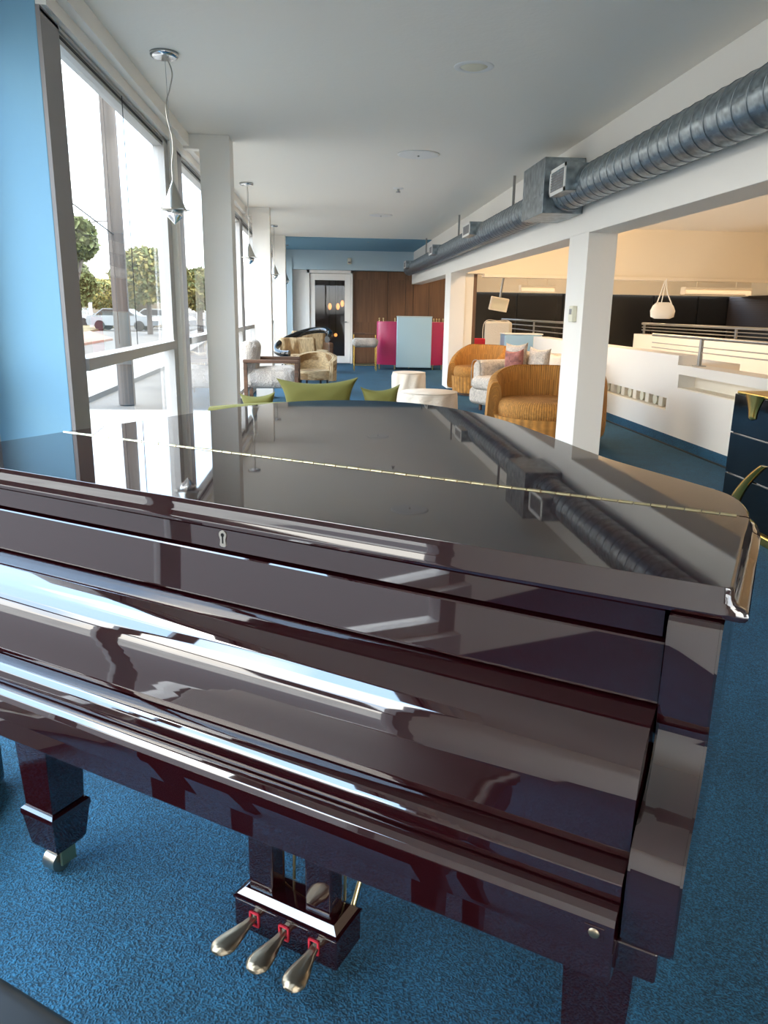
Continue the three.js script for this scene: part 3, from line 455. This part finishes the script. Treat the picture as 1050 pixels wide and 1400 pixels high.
// ---------------------------------------------------------------- furniture
// green velvet sofa behind the piano, its back to the camera
{
  const s = thing('sofa', 'olive green velvet sofa behind the piano tail', 'sofa', [-0.03, 0, -5.15]);
  obj('base', rb(-0.72, 0.72, 0.1, 0.4, -0.45, 0.36, 0.03, 3), M.green, s);
  obj('seat_cushion', rb(-0.56, 0.0, 0.38, 0.5, -0.46, 0.18, 0.05, 4), M.green, s); obj('seat_cushion', rb(0.005, 0.56, 0.38, 0.5, -0.46, 0.18, 0.05, 4), M.green, s);
  obj('backrest', loft(Array.from({ length: 17 }, (_, i) => { const t = i / 16 * 2 - 1, x = t * 0.7, top = 0.69 + 0.035 * (1 - t * t); return Array.from({ length: 18 }, (_, k) => { const a = k / 18 * 2 * Math.PI, sy = Math.sign(Math.sin(a)) * Math.abs(Math.sin(a)) ** 0.5, sz = Math.sign(Math.cos(a)) * Math.abs(Math.cos(a)) ** 0.5; return [x, (top + 0.3) / 2 + sy * (top - 0.3) / 2, 0.28 + sz * 0.09]; }); }), true, true, 1), M.green, s);
  for (const x of [-0.64, 0.64]) obj('arm', rb(x - 0.08, x + 0.08, 0.3, 0.62, -0.45, 0.3, 0.06, 4), M.green, s);
  for (const [x, z] of [[-0.6, -0.38], [0.6, -0.38], [-0.6, 0.3], [0.6, 0.3]]) obj('leg', cyl(0.015, 0.025, 0, 0.1, x, z, 12), M.black, s);
}
for (const [x, w, h, rz, label] of [[-0.44, 0.23, 0.25, 0.06, 'low olive velvet cushion at the sofa end by the windows'], [-0.055, 0.53, 0.35, 0.02, 'large olive velvet cushion in the middle of the sofa'], [0.36, 0.26, 0.3, 0.07, 'small olive velvet cushion at the sofa end by the ottomans']]) {
  const c = tag(obj('cushion', pillowGeo(w, h, 0.15, 0.25), M.green), label, 'cushion', 'green sofa cushions'); c.position.set(x, 0.505 + h / 2 + w / 2 * Math.sin(rz), -5.06); c.rotation.set(0.04, 0, rz);
}
// shaggy armchair with walnut arms
function frameChair(pos, turn, seatMat, frameMat, label, group) {
  const c = thing('armchair', label, 'armchair', pos, turn, group);
  obj('seat', fluffy(new RoundedBoxGeometry(0.62, 0.24, 0.62, 8, 0.1).translate(0, 0.4, 0), 0.09, 9, 3), seatMat, c);
  obj('backrest', fluffy(new RoundedBoxGeometry(0.62, 0.42, 0.2, 8, 0.09).translate(0, 0.66, -0.3), 0.08, 9, 7), seatMat, c);
  for (const s of [-1, 1]) {
    obj('arm_rest', rb(s * 0.37 - 0.035, s * 0.37 + 0.035, 0.6, 0.645, -0.36, 0.36, 0.012), frameMat, c);
    for (const z of [-0.33, 0.33]) obj('leg', rb(s * 0.37 - 0.022, s * 0.37 + 0.022, 0, 0.605, z - 0.025, z + 0.025, 0.006), frameMat, c);
  }
  obj('rail', rb(-0.37, 0.37, 0.22, 0.27, 0.31, 0.35, 0.006), frameMat, c); obj('rail', rb(-0.37, 0.37, 0.22, 0.27, -0.35, -0.31, 0.006), frameMat, c);
  return c;
}
frameChair([-0.72, 0, -10.6], Math.PI / 2, M.fur, M.walnut, 'shaggy white armchair with brown wooden arms near the windows');
{ // black loop chair with hide seat
  const c = thing('lounge_chair', 'black bentwood lounge chair with cowhide seat on casters', 'armchair', [-0.42, 0, -14.3], 0.35);
  obj('arm_loop', loft(Array.from({ length: 49 }, (_, i) => { const a = i / 48 * Math.PI * 1.5 + Math.PI * 0.75, x = 0.5 * Math.cos(a), z = 0.42 * Math.sin(a), y = 0.72 - 0.2 * Math.cos(a - 2.6); return Array.from({ length: 12 }, (_, k) => { const b = k / 12 * 2 * Math.PI, r = 0.052; return [x + Math.cos(a) * r * Math.cos(b), y + r * 1.1 * Math.sin(b), z + Math.sin(a) * r * Math.cos(b)]; }); }), true, true, 1), M.blackGloss, c);
  obj('seat', uvBox(new RoundedBoxGeometry(0.72, 0.18, 0.68, 4, 0.07).translate(0, 0.4, 0)), M.hide, c);
  obj('backrest', uvBox(new RoundedBoxGeometry(0.7, 0.36, 0.12, 4, 0.05).rotateX(-0.25).translate(0, 0.6, -0.3)), M.hide, c);
  obj('base', rb(-0.28, 0.28, 0.24, 0.32, -0.28, 0.28, 0.02), M.blackGloss, c);
  for (const [x, z] of [[-0.3, -0.3], [0.3, -0.3], [-0.3, 0.3], [0.3, 0.3]]) { const l = obj('leg', loft([[0.02, 0.3, 0], [0.014, 0.06, 1]].map(([r, y, s]) => Array.from({ length: 10 }, (_, k) => { const a = -k / 10 * 2 * Math.PI; return [x * (1 + 0.15 * s) + r * Math.cos(a), y, z * (1 + 0.15 * s) + r * Math.sin(a)]; })), true, true, 1), M.blackGloss, c); obj('caster', prep(new THREE.SphereGeometry(0.028, 12, 8).translate(x * 1.15, 0.028, z * 1.15)), M.steel, l); }
}
{ // hide chair seen behind the shaggy one
  const c = thing('hide_chair', 'tan cowhide tub chair between the shaggy and black chairs', 'armchair', [-0.2, 0, -12.4], -0.3);
  obj('shell', loft(Array.from({ length: 25 }, (_, i) => { const a = i / 24 * Math.PI * 1.2 + Math.PI * 0.9, R = 0.33, hgt = 0.5 + 0.12 * Math.sin(i / 24 * Math.PI); return [[R - 0.04, 0.2], [R - 0.04, hgt], [R, hgt + 0.015], [R + 0.04, hgt], [R + 0.03, 0.2]].map(([r, y]) => [r * Math.cos(a), y, r * Math.sin(a)]); }), true, true, 1, 2), M.hide, c);
  obj('seat', cyl(0.3, 0.3, 0.22, 0.36), M.hide, c); for (const a of [0.8, 2.3, 3.9, 5.5]) obj('leg', cyl(0.012, 0.018, 0, 0.22, 0.24 * Math.cos(a), 0.24 * Math.sin(a), 10), M.black, c);
}
{ // tapestry chair at the end
  const c = thing('tapestry_chair', 'patterned tapestry armchair before the glass door', 'armchair', [-0.32, 0, -16.6], 0.2);
  obj('backrest', rb(-0.36, 0.36, 0.42, 0.84, -0.36, -0.22, 0.04, 3), M.hide, c); obj('seat', rb(-0.34, 0.34, 0.3, 0.46, -0.26, 0.34, 0.05, 3), M.hide, c);
  for (const s of [-1, 1]) obj('arm', rb(s * 0.36 - 0.05, s * 0.36 + 0.05, 0.3, 0.62, -0.3, 0.34, 0.03, 3), M.walnut, c);
  for (const [x, z] of [[-0.33, -0.3], [0.33, -0.3], [-0.33, 0.3], [0.33, 0.3]]) obj('leg', cyl(0.016, 0.022, 0, 0.3, x, z, 10), M.walnut, c);
}
{ const p = onZ(389, 372, -16.4), f = thing('framed_picture', 'small pink and blue picture hanging on the blue wall', 'picture', [XW + 0.022, 1.55, -19.1]); obj('frame', rb(0, 0.025, -0.28, 0.28, -0.15, 0.15, 0.006), M.whitePlastic, f); obj('print', rb(0.022, 0.028, -0.24, 0.24, -0.12, 0.12, 0.002), M.pinkCloth, f); }
{ // stool with brass legs
  const p = onZ(499, 480, -17.2), s = thing('stool', 'white fluffy stool on slim brass legs by the pink bar', 'stool', [p.x, 0, -17.2]);
  obj('seat', fluffy(new RoundedBoxGeometry(0.56, 0.18, 0.46, 6, 0.085).translate(0, 0.6, 0), 0.05, 9, 1), M.fur, s);
  for (const [x, z] of [[-0.24, -0.19], [0.24, -0.19], [-0.24, 0.19], [0.24, 0.19]]) obj('leg', cyl(0.011, 0.011, 0, z < 0 ? 0.8 : 0.56, x, z, 10), M.gold, s);
  obj('back_rail', rb(-0.25, 0.25, 0.76, 0.8, -0.2, -0.17, 0.01), M.walnut, s); obj('foot_ring', [rod([-0.24, 0.12, 0.19], [0.24, 0.12, 0.19], 0.008), rod([-0.24, 0.12, -0.19], [0.24, 0.12, -0.19], 0.008), rod([-0.24, 0.12, -0.19], [-0.24, 0.12, 0.19], 0.008), rod([0.24, 0.12, -0.19], [0.24, 0.12, 0.19], 0.008)], M.gold, s);
}
{ // pink bar with mirror-blue front
  const z = -17.7, a = onZ(515, 470, z).x, b = onZ(607, 470, z).x, m0 = onZ(541, 470, z).x, m1 = onZ(588, 470, z).x, c = (a + b) / 2;
  const s = thing('bar_cabinet', 'magenta bar cabinet with a pale blue metallic front panel', 'cabinet', [c, 0, z]);
  obj('body', loft([0.1, 0.12, 1.03, 1.05].map((y, k) => Array.from({ length: 32 }, (_, i) => { const t = i / 32 * 2 * Math.PI, e = k === 0 || k === 3 ? 0.985 : 1, sx = Math.sign(Math.cos(t)) * Math.abs(Math.cos(t)) ** 0.55, sz = Math.sign(Math.sin(t)) * Math.abs(Math.sin(t)) ** 0.7; return [e * (b - a) / 2 * sx, y, e * 0.24 * sz - 0.05]; }).reverse()), true, true, 0.7), M.pink, s);
  obj('front_panel', [rb(m0 - c, m1 - c, 0.05, 1.16, 0.16, 0.23, 0.012, 3)], M.mirrorBlue, s); obj('panel_cap', rb(m0 - c - 0.006, m1 - c + 0.006, 1.15, 1.175, 0.15, 0.235, 0.006), M.paleBlue, s);
  for (const x of [a - c + 0.05, a - c + 0.14, m0 - c - 0.03, m1 - c + 0.06, m1 - c + 0.12, m1 - c + 0.18, b - c - 0.05]) obj('finial', lathe([[0.012, 0], [0.008, 0.03], [0.016, 0.05], [0.016, 0.07], [0, 0.085]], 12).translate(x, 1.05, 0.06), M.brass, s);
  for (const [x, zz] of [[a - c + 0.06, 0.1], [m0 - c - 0.03, 0.16], [m1 - c + 0.05, 0.16], [b - c - 0.06, 0.1], [0, -0.25]]) obj('leg', cyl(0.014, 0.018, 0, 0.11, x, zz, 12), M.brass, s);
}
function ottoman(x, z, r, h, label) {
  const o = thing('ottoman', label, 'ottoman', [x, 0, z]);
  const rings = []; for (const [y, k] of [[0.02, 0.96], [0.04, 1], [h * 0.3, 1], [h * 0.6, 1], [h - 0.05, 1], [h - 0.015, 0.985], [h, 0.94]]) rings.push(Array.from({ length: 64 }, (_, i) => { const a = -i / 64 * 2 * Math.PI, w = 0.012 * Math.sin(a * 9 + y * 9) * (y > 0.05 && y < h - 0.03 ? 1 : 0.2); return [(r * k + w) * Math.cos(a), y, (r * k + w) * Math.sin(a)]; }));
  obj('cover', loft(rings, true, true, 0.9), M.linen, o); obj('piping', prep(new THREE.TorusGeometry(r * 0.97, 0.006, 8, 60).rotateX(Math.PI / 2).translate(0, h - 0.006, 0)), M.linen, o); obj('plinth', cyl(r * 0.9, r * 0.9, 0, 0.025), M.black, o);
}
ottoman(1.14, -10.7, 0.23, 0.47, 'tall narrow cream linen ottoman'); ottoman(1.14, -8.6, 0.33, 0.42, 'wide low cream linen ottoman with gathered cover, behind the green sofa');
// barrel chairs in ochre corduroy
function barrel(pos, turn, w, label, backH = 0.76, armH = 0.62) {
  const c = thing('barrel_chair', label, 'armchair', pos, turn), R = w / 2, n = 40;
  obj('backrest', loft(Array.from({ length: n + 1 }, (_, i) => { const t = i / n, a = Math.PI * (1.18 - 1.36 * t) , ri = R - 0.17, up = Math.sin(Math.PI * t), hh = armH + (backH - armH) * Math.min(1, up * 1.3), ce = (R + ri) / 2, hw = (R - ri) / 2; return Array.from({ length: 20 }, (_, k) => { const b = k / 20 * 2 * Math.PI, sy = Math.sign(Math.sin(b)) * Math.abs(Math.sin(b)) ** 0.45, sx = Math.sign(Math.cos(b)) * Math.abs(Math.cos(b)) ** 0.55, rr = ce + sx * hw - 0.03 * (sy + 1) * (sx < 0 ? -0.4 : 0.4); return [rr * Math.cos(a), (0.1 + hh) / 2 + sy * (hh - 0.1) / 2, -rr * Math.sin(a)]; }); }), true, true, 1.1, 2.2, true), M.cord, c);
  obj('seat_cushion', loft([[0.28, 0.9], [0.3, 0.97], [0.36, 1], [0.43, 0.97], [0.455, 0.9], [0.46, 0.7]].map(([y, k]) => Array.from({ length: 40 }, (_, i) => { const a = -i / 40 * 2 * Math.PI; return [(R - 0.15) * k * Math.cos(a), y, (R - 0.13) * k * Math.sin(a) + 0.06]; })), true, true, 1, 3), M.cord, c);
  obj('base', cyl(R - 0.1, R - 0.08, 0.05, 0.3, 0, 0.0, 40), M.cord, c); obj('swivel', cyl(R - 0.2, R - 0.2, 0, 0.06, 0, 0, 32), M.walnut, c);
}
barrel([2.2, 0, -7.62], -0.5, 1.22, 'large ochre corduroy barrel chair partly hidden by the white column');
barrel([2.42, 0, -12.3], -0.75, 1.0, 'ochre corduroy barrel chair in front of the far column', 0.78, 0.5);
{ // boucle loveseat
  const s = thing('loveseat', 'off-white boucle loveseat facing the windows between ochre chairs', 'sofa', [2.62, 0, -10.0], -1.05);
  obj('base', rb(-0.7, 0.7, 0.08, 0.32, -0.4, 0.42, 0.08, 4), M.boucle, s); obj('seat_cushion', rb(-0.62, 0.62, 0.28, 0.46, -0.32, 0.46, 0.08, 5), M.boucle, s);
  obj('backrest', rb(-0.7, 0.7, 0.28, 0.78, -0.46, -0.22, 0.1, 5), M.boucle, s);
  for (const x of [-0.68, 0.68]) { const a = obj('arm', rb(x - 0.1, x + 0.1, 0.28, 0.66, -0.42, 0.3, 0.09, 5), M.boucle, s); obj('piping', tube([[x - 0.08, 0.3, 0.3], [x - 0.085, 0.6, 0.3], [x, 0.66, 0.302], [x + 0.085, 0.6, 0.3], [x + 0.08, 0.3, 0.3]], 0.006, 6, 30), M.boucle, a); }
  for (const [x, z] of [[-0.55, -0.3], [0.55, -0.3], [-0.55, 0.3], [0.55, 0.3]]) obj('leg', cyl(0.02, 0.025, 0, 0.1, x, z, 12), M.walnut, s);
}
for (const [x, z, w, h, rz, mat, label] of [[-0.36, -0.12, 0.42, 0.42, 0.04, M.boucle, 'off-white boucle cushion with pointed corner on the loveseat'], [-0.2, 0.06, 0.34, 0.33, 0.1, M.pinkCloth, 'dusty pink flecked cushion on the loveseat'], [0.07, -0.12, 0.38, 0.38, -0.03, M.boucle, 'off-white cushion beside the pink cushion'], [0.425, -0.1, 0.28, 0.32, 0.03, M.linen, 'cream linen cushion beside the column']]) {
  const c = tag(obj('cushion', pillowGeo(w, h, 0.14, 0.2), mat), label, 'cushion', 'cushions on the loveseat'), p = V3(x, 0, z).applyAxisAngle(V3(0, 1, 0), -1.05);
  c.position.set(2.62 + p.x, 0.47 + h / 2 + w / 2 * Math.sin(Math.abs(rz)), -10.0 + p.z); c.rotation.set(-0.08, -1.05, rz, 'YXZ');
}
{ // tall cream chair and pale blue console beyond
  const p = onZ(676, 460, -14.6), c = thing('high_back_chair', 'tall cream upholstered chair behind the far ochre chair', 'chair', [p.x, 0, -14.6], -0.5);
  obj('backrest', rb(-0.26, 0.26, 0.42, 1.12, -0.28, -0.16, 0.05, 3), M.creamFabric, c); obj('seat', rb(-0.28, 0.28, 0.34, 0.48, -0.26, 0.3, 0.05, 3), M.creamFabric, c); obj('piping', tube([[-0.26, 0.5, -0.15], [-0.26, 1.08, -0.15], [0, 1.13, -0.15], [0.26, 1.08, -0.15], [0.26, 0.5, -0.15]], 0.008, 6, 40), M.linen, c);
  for (const [x, z] of [[-0.24, -0.22], [0.24, -0.22], [-0.24, 0.25], [0.24, 0.25]]) obj('leg', cyl(0.015, 0.02, 0, 0.35, x, z, 10), M.black, c);
  const q = onZ(712, 466, -13.5), t = thing('console', 'pale blue lacquered console behind the loveseat', 'console', [q.x, 0, -13.5]);
  obj('body', rb(-0.33, 0.33, 0.08, 0.92, -0.18, 0.18, 0.02), M.tileBlue, t); obj('top', rb(-0.34, 0.34, 0.92, 0.94, -0.19, 0.19, 0.006), M.whitePlastic, t); for (const x of [-0.28, 0.28]) obj('leg', cyl(0.014, 0.014, 0, 0.09, x, 0, 10), M.steel, t);
  const r = thing('rose_chair', 'small red and white chair by the pilaster', 'chair', [2.75, 0, -14.2]);
  obj('seat', rb(-0.18, 0.18, 0.36, 0.46, -0.18, 0.18, 0.03), M.whitePlastic, r); obj('backrest', rb(-0.18, 0.18, 0.46, 0.82, -0.18, -0.12, 0.03), M.felt, r); for (const [x, z] of [[-0.15, -0.15], [0.15, -0.15], [-0.15, 0.15], [0.15, 0.15]]) obj('leg', cyl(0.012, 0.012, 0, 0.37, x, z, 8), M.black, r);
}
{ // black lacquer cabinet with gold drips
  const x0 = 2.53, x1 = 3.05, z0 = -4.62, z1 = -3.35, c = thing('drip_cabinet', 'black lacquer chest with molten gold drips down its corner', 'cabinet', [x0, 0, z1]);
  const D = z1 - z0;
  obj('body', rb(0.012, x1 - x0, 0.06, 0.83, -D + 0.01, -0.01, 0.004), M.blackGloss, c);
  for (const [a, b] of [[0.065, 0.33], [0.337, 0.585], [0.592, 0.826]]) obj('drawer', rb(0, 0.02, a, b, -D, 0, 0.003), M.blackGloss, c);
  obj('gold_top', rb(-0.006, x1 - x0 + 0.006, 0.828, 0.846, -D + 0.03, 0.006, 0.006), M.gold, c);
  const drip = (z, len, w) => loft(Array.from({ length: 14 }, (_, i) => { const t = i / 13, h = w * (0.35 + 0.65 * (1 - t) ** 2) * (t > 0.9 ? Math.sqrt(1 - ((t - 0.9) / 0.1) ** 2) + 0.05 : 1), y = 0.84 - len * t; return Array.from({ length: 12 }, (_, k) => { const a = k / 12 * 2 * Math.PI; return [-0.004 + 0.014 * Math.cos(a) * (0.4 + h / w), y, z + h * Math.sin(a)]; }); }), true, true, 1);
  obj('gold_drip', drip(-D + 0.23, 0.15, 0.11), M.gold, c); obj('gold_drip', drip(-D + 0.95, 0.52, 0.16), M.gold, c);
  obj('gold_drip', loft(Array.from({ length: 16 }, (_, i) => { const t = i / 15, y = 0.03 + 0.42 * t, zc = -D + 0.12 + 0.3 * t * t; return Array.from({ length: 10 }, (_, k) => { const a = -k / 10 * 2 * Math.PI; return [-0.002 + 0.016 * Math.cos(a), y, zc + (0.07 - 0.04 * t) * Math.sin(a)]; }); }), true, true, 1), M.gold, c);
  obj('gold_base', rb(-0.02, x1 - x0, 0, 0.06, -D - 0.01, 0.0, 0.012), M.gold, c);
}
{ // carpeted step by the window
  const s = thing('carpeted_step', 'carpet covered step at the window foot beside the piano leg', 'step', [-1.02, 0, -1.72]);
  obj('tread', rb(-0.12, 0.12, 0, 0.15, -0.25, 0.25, 0.02, 3), M.carpet, s);
}
for (const [px, py] of [[451, 419], [462, 419], [468, 415], [450, 458], [459, 458]]) {
  const zb = py < 430 ? -20.6 : -21.4, p = onZ(px, py, zb), b = thing('filament_bulb', 'glowing amber bulb seen through the glass door', 'bulb', [p.x, p.y, zb], 0, 'bulbs behind the glass door');
  obj('glass', prep(new THREE.SphereGeometry(0.045, 14, 10).scale(1, py < 430 ? 1.8 : 1, 1)), std('#ffb070', 0.4, { emissive: new THREE.Color('#ff9a50'), emissiveIntensity: 0.6 }), b); obj('flex', rod([0, 0.07, 0], [0, 2.3 - p.y, 0], 0.005, 6), M.black, b);
}

// ---------------------------------------------------------------- outside, seen through the windows
const GY = -0.35;
const ground = (g) => g;
structure('ground_rear', bb(XW - 0.12, 40, GY - 0.4, GY - 0.02, 3.4, 60, 0.2), M.asphalt, 'grey asphalt lot behind the end window', 'ground');
structure('driveway', bb(-9.5, -1.7, GY - 0.1, GY + 0.015, -7, 12, 0.5), M.mulch, 'dark new asphalt driveway beside the building', 'ground');
structure('ground', bb(-160, -1.69, GY - 0.4, GY - 0.02, -13, 60, 0.2), M.asphalt, 'pale concrete lot outside the windows', 'ground');
structure('road', bb(-160, -1.69, GY - 0.4, GY - 0.02, -220, -13, 0.2), M.road, 'grey asphalt road and lot past the utility pole', 'ground');
function atGround(px, py) { const d = dirOf(px, py), t = (GY - H) / d.y; return V3(0, H, 0).addScaledVector(d, t); }
{
  const strip = (name, a, b, mat, label, y) => { const q = [...a, ...b.slice().reverse()].map(([x, z]) => new THREE.Vector2(x, -z)); const s = structure(name, uvBox(new THREE.ExtrudeGeometry(new THREE.Shape(q), { depth: y, bevelEnabled: false }).rotateX(-Math.PI / 2).translate(0, GY - 0.02, 0), 0.5), mat, label, 'ground'); return s; };
  strip('pavement', [[-9.5, -60], [-6.4, -22], [-6.0, -8]], [[-7.6, -60], [-4.4, -22], [-4.0, -8]], M.concrete, 'pale concrete pavement along the building', 0.1);
  strip('kerb_planting', [[-30, -75], [-13, -40], [-11, -10]], [[-24, -75], [-10.6, -40], [-9.2, -10]], M.brickwalk, 'reddish paved verge beside the road', 0.1);
  strip('verge', [[-60, -110], [-22, -70], [-16, -30]], [[-34, -110], [-17, -70], [-13, -30]], M.grass, 'dry grass verge beyond the road', 0.12);
}
{ const p = onZ(157, 300, -13.6), u = thing('utility_pole', 'weathered wooden utility pole outside the near window', 'utility pole', [p.x, GY, p.z]); obj('pole', cyl(0.14, 0.1, 0, 9.5, 0, 0, 20), M.bark, u); obj('cross_arm', rb(-0.9, 0.9, 8.4, 8.52, -0.05, 0.05, 0.01), M.bark, u); obj('cable', tube([[0, 2.75, 0.1], [-1.2, 3.9, 2.4], [-3, 5.6, 6]], 0.012, 6, 20), M.rubber, u);
  obj('cable', tube([[0.8, 8.5, 0], [0.9, 8.2, -2.5], [1.0, 8.0, -5]], 0.012, 6, 30), M.rubber, u); obj('cable', tube([[-0.8, 8.5, 0], [-0.8, 8.2, -2.5], [-0.8, 8.0, -5]], 0.012, 6, 30), M.rubber, u); }
{ const p = onZ(122, 400, -60), l = thing('street_lamp', 'thin grey street lamp across the road', 'street lamp', [p.x, GY, p.z]); obj('mast', cyl(0.16, 0.09, 0, 7.2, 0, 0, 12), M.grey, l); obj('arm', tube([[0, 7.1, 0], [0.8, 7.5, 0], [2, 7.55, 0]], 0.07, 8, 16), M.grey, l); obj('lantern', rb(1.8, 2.7, 7.45, 7.65, -0.15, 0.15, 0.05), M.grey, l); }
function treeAt(px, py, z, w, h, seed, label, mats = [M.leafA, M.leafB], bottom = 0.25) {
  const p = onZ(px, py, z), t = thing('tree', label, 'tree', [p.x, GY, z], 0, 'trees across the road'), cy = p.y - GY, R = rng(seed);
  obj('trunk', [cyl(0.18, 0.1, 0, cy, 0, 0, 10), rod([0, cy * 0.5, 0], [w * 0.3, cy + h * 0.1, 0], 0.06, 6), rod([0, cy * 0.55, 0], [-w * 0.28, cy + h * 0.15, 0.2], 0.06, 6)], M.bark, t);
  for (const k of [0, 1]) {
    const pos = [], nor = [];
    for (let i = 0; i < 2600; i++) {
      const a = R() * 2 * Math.PI, q = 2 * R() - 1, s = Math.cbrt(0.25 + 0.75 * R()), rx = Math.sqrt(1 - q * q), lump = 0.72 + 0.5 * fbm(Math.cos(a) * rx * 2 + seed, q * 2, Math.sin(a) * rx * 2, 3);
      const c = V3(Math.cos(a) * rx * w / 2 * s * lump, cy + q * h / 2 * s * lump, Math.sin(a) * rx * w / 2 * s * lump), e = V3(R() - 0.5, R() - 0.5, R() - 0.5).normalize(), f = V3(R() - 0.5, R() - 0.5, R() - 0.5).cross(e).normalize(), l = 0.11 + 0.1 * R();
      for (const v of [c.clone().addScaledVector(e, l), c.clone().addScaledVector(f, l * 0.6), c.clone().addScaledVector(e, -l), c.clone().addScaledVector(e, l), c.clone().addScaledVector(e, -l), c.clone().addScaledVector(f, -l * 0.6)]) { pos.push(v.x, v.y, v.z); }
    }
    const g = new THREE.BufferGeometry(); g.setAttribute('position', new THREE.Float32BufferAttribute(pos, 3)); g.computeVertexNormals();
    const m = obj('foliage', g, mats[k], t); m.userData.kind = 'stuff';
  }
}
treeAt(201, 376, -49, 4.2, 3.4, 5, 'yellowing leafy tree across the road behind the low wall'); treeAt(226, 383, -78, 5, 4.4, 8, 'leafy tree beside the yellowing tree'); treeAt(96, 326, -30, 1.9, 1.6, 3, 'dark green tree top at the pier edge', [M.leafB, M.leafB]); treeAt(98, 388, -36, 1.9, 2.2, 4, 'dark green bush at the pier edge', [M.leafB, M.leafB]);
treeAt(150, 402, -70, 9, 2.6, 9, 'low hedge-like tree by the street lamp', [M.leafB, M.leafA]); treeAt(272, 396, -40, 2.2, 2.0, 12, 'small tree seen beside the first column');
{ const a = onZ(112, 420, -80), b = onZ(245, 420, -64), w = thing('boundary_wall', 'long low beige wall across the road', 'wall', [0, GY, 0]), n = 8;
  for (let i = 0; i < n; i++) { const p = a.clone().lerp(b, (i + 0.5) / n), L = a.distanceTo(b) / n; const g = rb(-L / 2 + 0.04, L / 2 - 0.04, 0, 1.9, -0.12, 0.12, 0.02).rotateY(Math.atan2(-(b.z - a.z), b.x - a.x)).translate(p.x, 0, p.z); obj('wall_panel', g, M.stucco, w); obj('pier', bb(-0.2, 0.2, 0, 2.05, -0.2, 0.2).translate(a.x + (b.x - a.x) * i / n, 0, a.z + (b.z - a.z) * i / n), M.stucco, w); } }
{ const p = onZ(128, 410, -95), h = thing('low_building', 'distant low tan building beyond the street lamp', 'building', [p.x, GY, -95]); obj('wall', bb(-7, 7, 0, 4.2, -4, 4), M.stucco, h); obj('roof', rb(-7.4, 7.4, 4.2, 4.5, -4.4, 4.4, 0.05), M.grey, h); for (let i = 0; i < 4; i++) obj('window', bb(-5.8 + i * 3.2, -4.2 + i * 3.2, 1.2, 2.6, 4, 4.05), M.dark, h); }
function car(px, py, turn, mat, label, z) {
  const d = dirOf(px, py), p = V3(0, H, 0).addScaledVector(d, z / d.z), c = thing('car', label, 'car', [p.x, GY, z], turn, 'cars outside');
  const prof = [[-2.2, 0.35], [2.2, 0.35], [2.25, 0.7], [2.1, 0.92], [1.2, 1.0], [0.55, 1.45], [-1.1, 1.48], [-1.75, 1.02], [-2.2, 0.95], [-2.28, 0.6]];
  obj('body', extrudeX(prof, -0.85, 0.85, 0.6), mat, c); obj('windows', extrudeX([[-1.6, 1.02], [1.05, 1.02], [0.52, 1.4], [-1.05, 1.43]], -0.86, 0.86, 0.3), M.dark, c);
  for (const [x, zz] of [[-0.8, 1.35], [0.8, 1.35], [-0.8, -1.35], [0.8, -1.35]]) obj('wheel', prep(new THREE.CylinderGeometry(0.34, 0.34, 0.22, 20).rotateZ(Math.PI / 2).translate(x, 0.34, zz)), M.tyre, c);
}
car(104, 433, 1.2, M.carWhite, 'white car parked across the lot', -66); car(222, 424, 1.4, M.carWhite, 'pale car on the road by the low wall', -60); car(168, 430, 1.5, M.carGrey, 'grey car behind the utility pole', -56);

renderer.render(scene, camera);
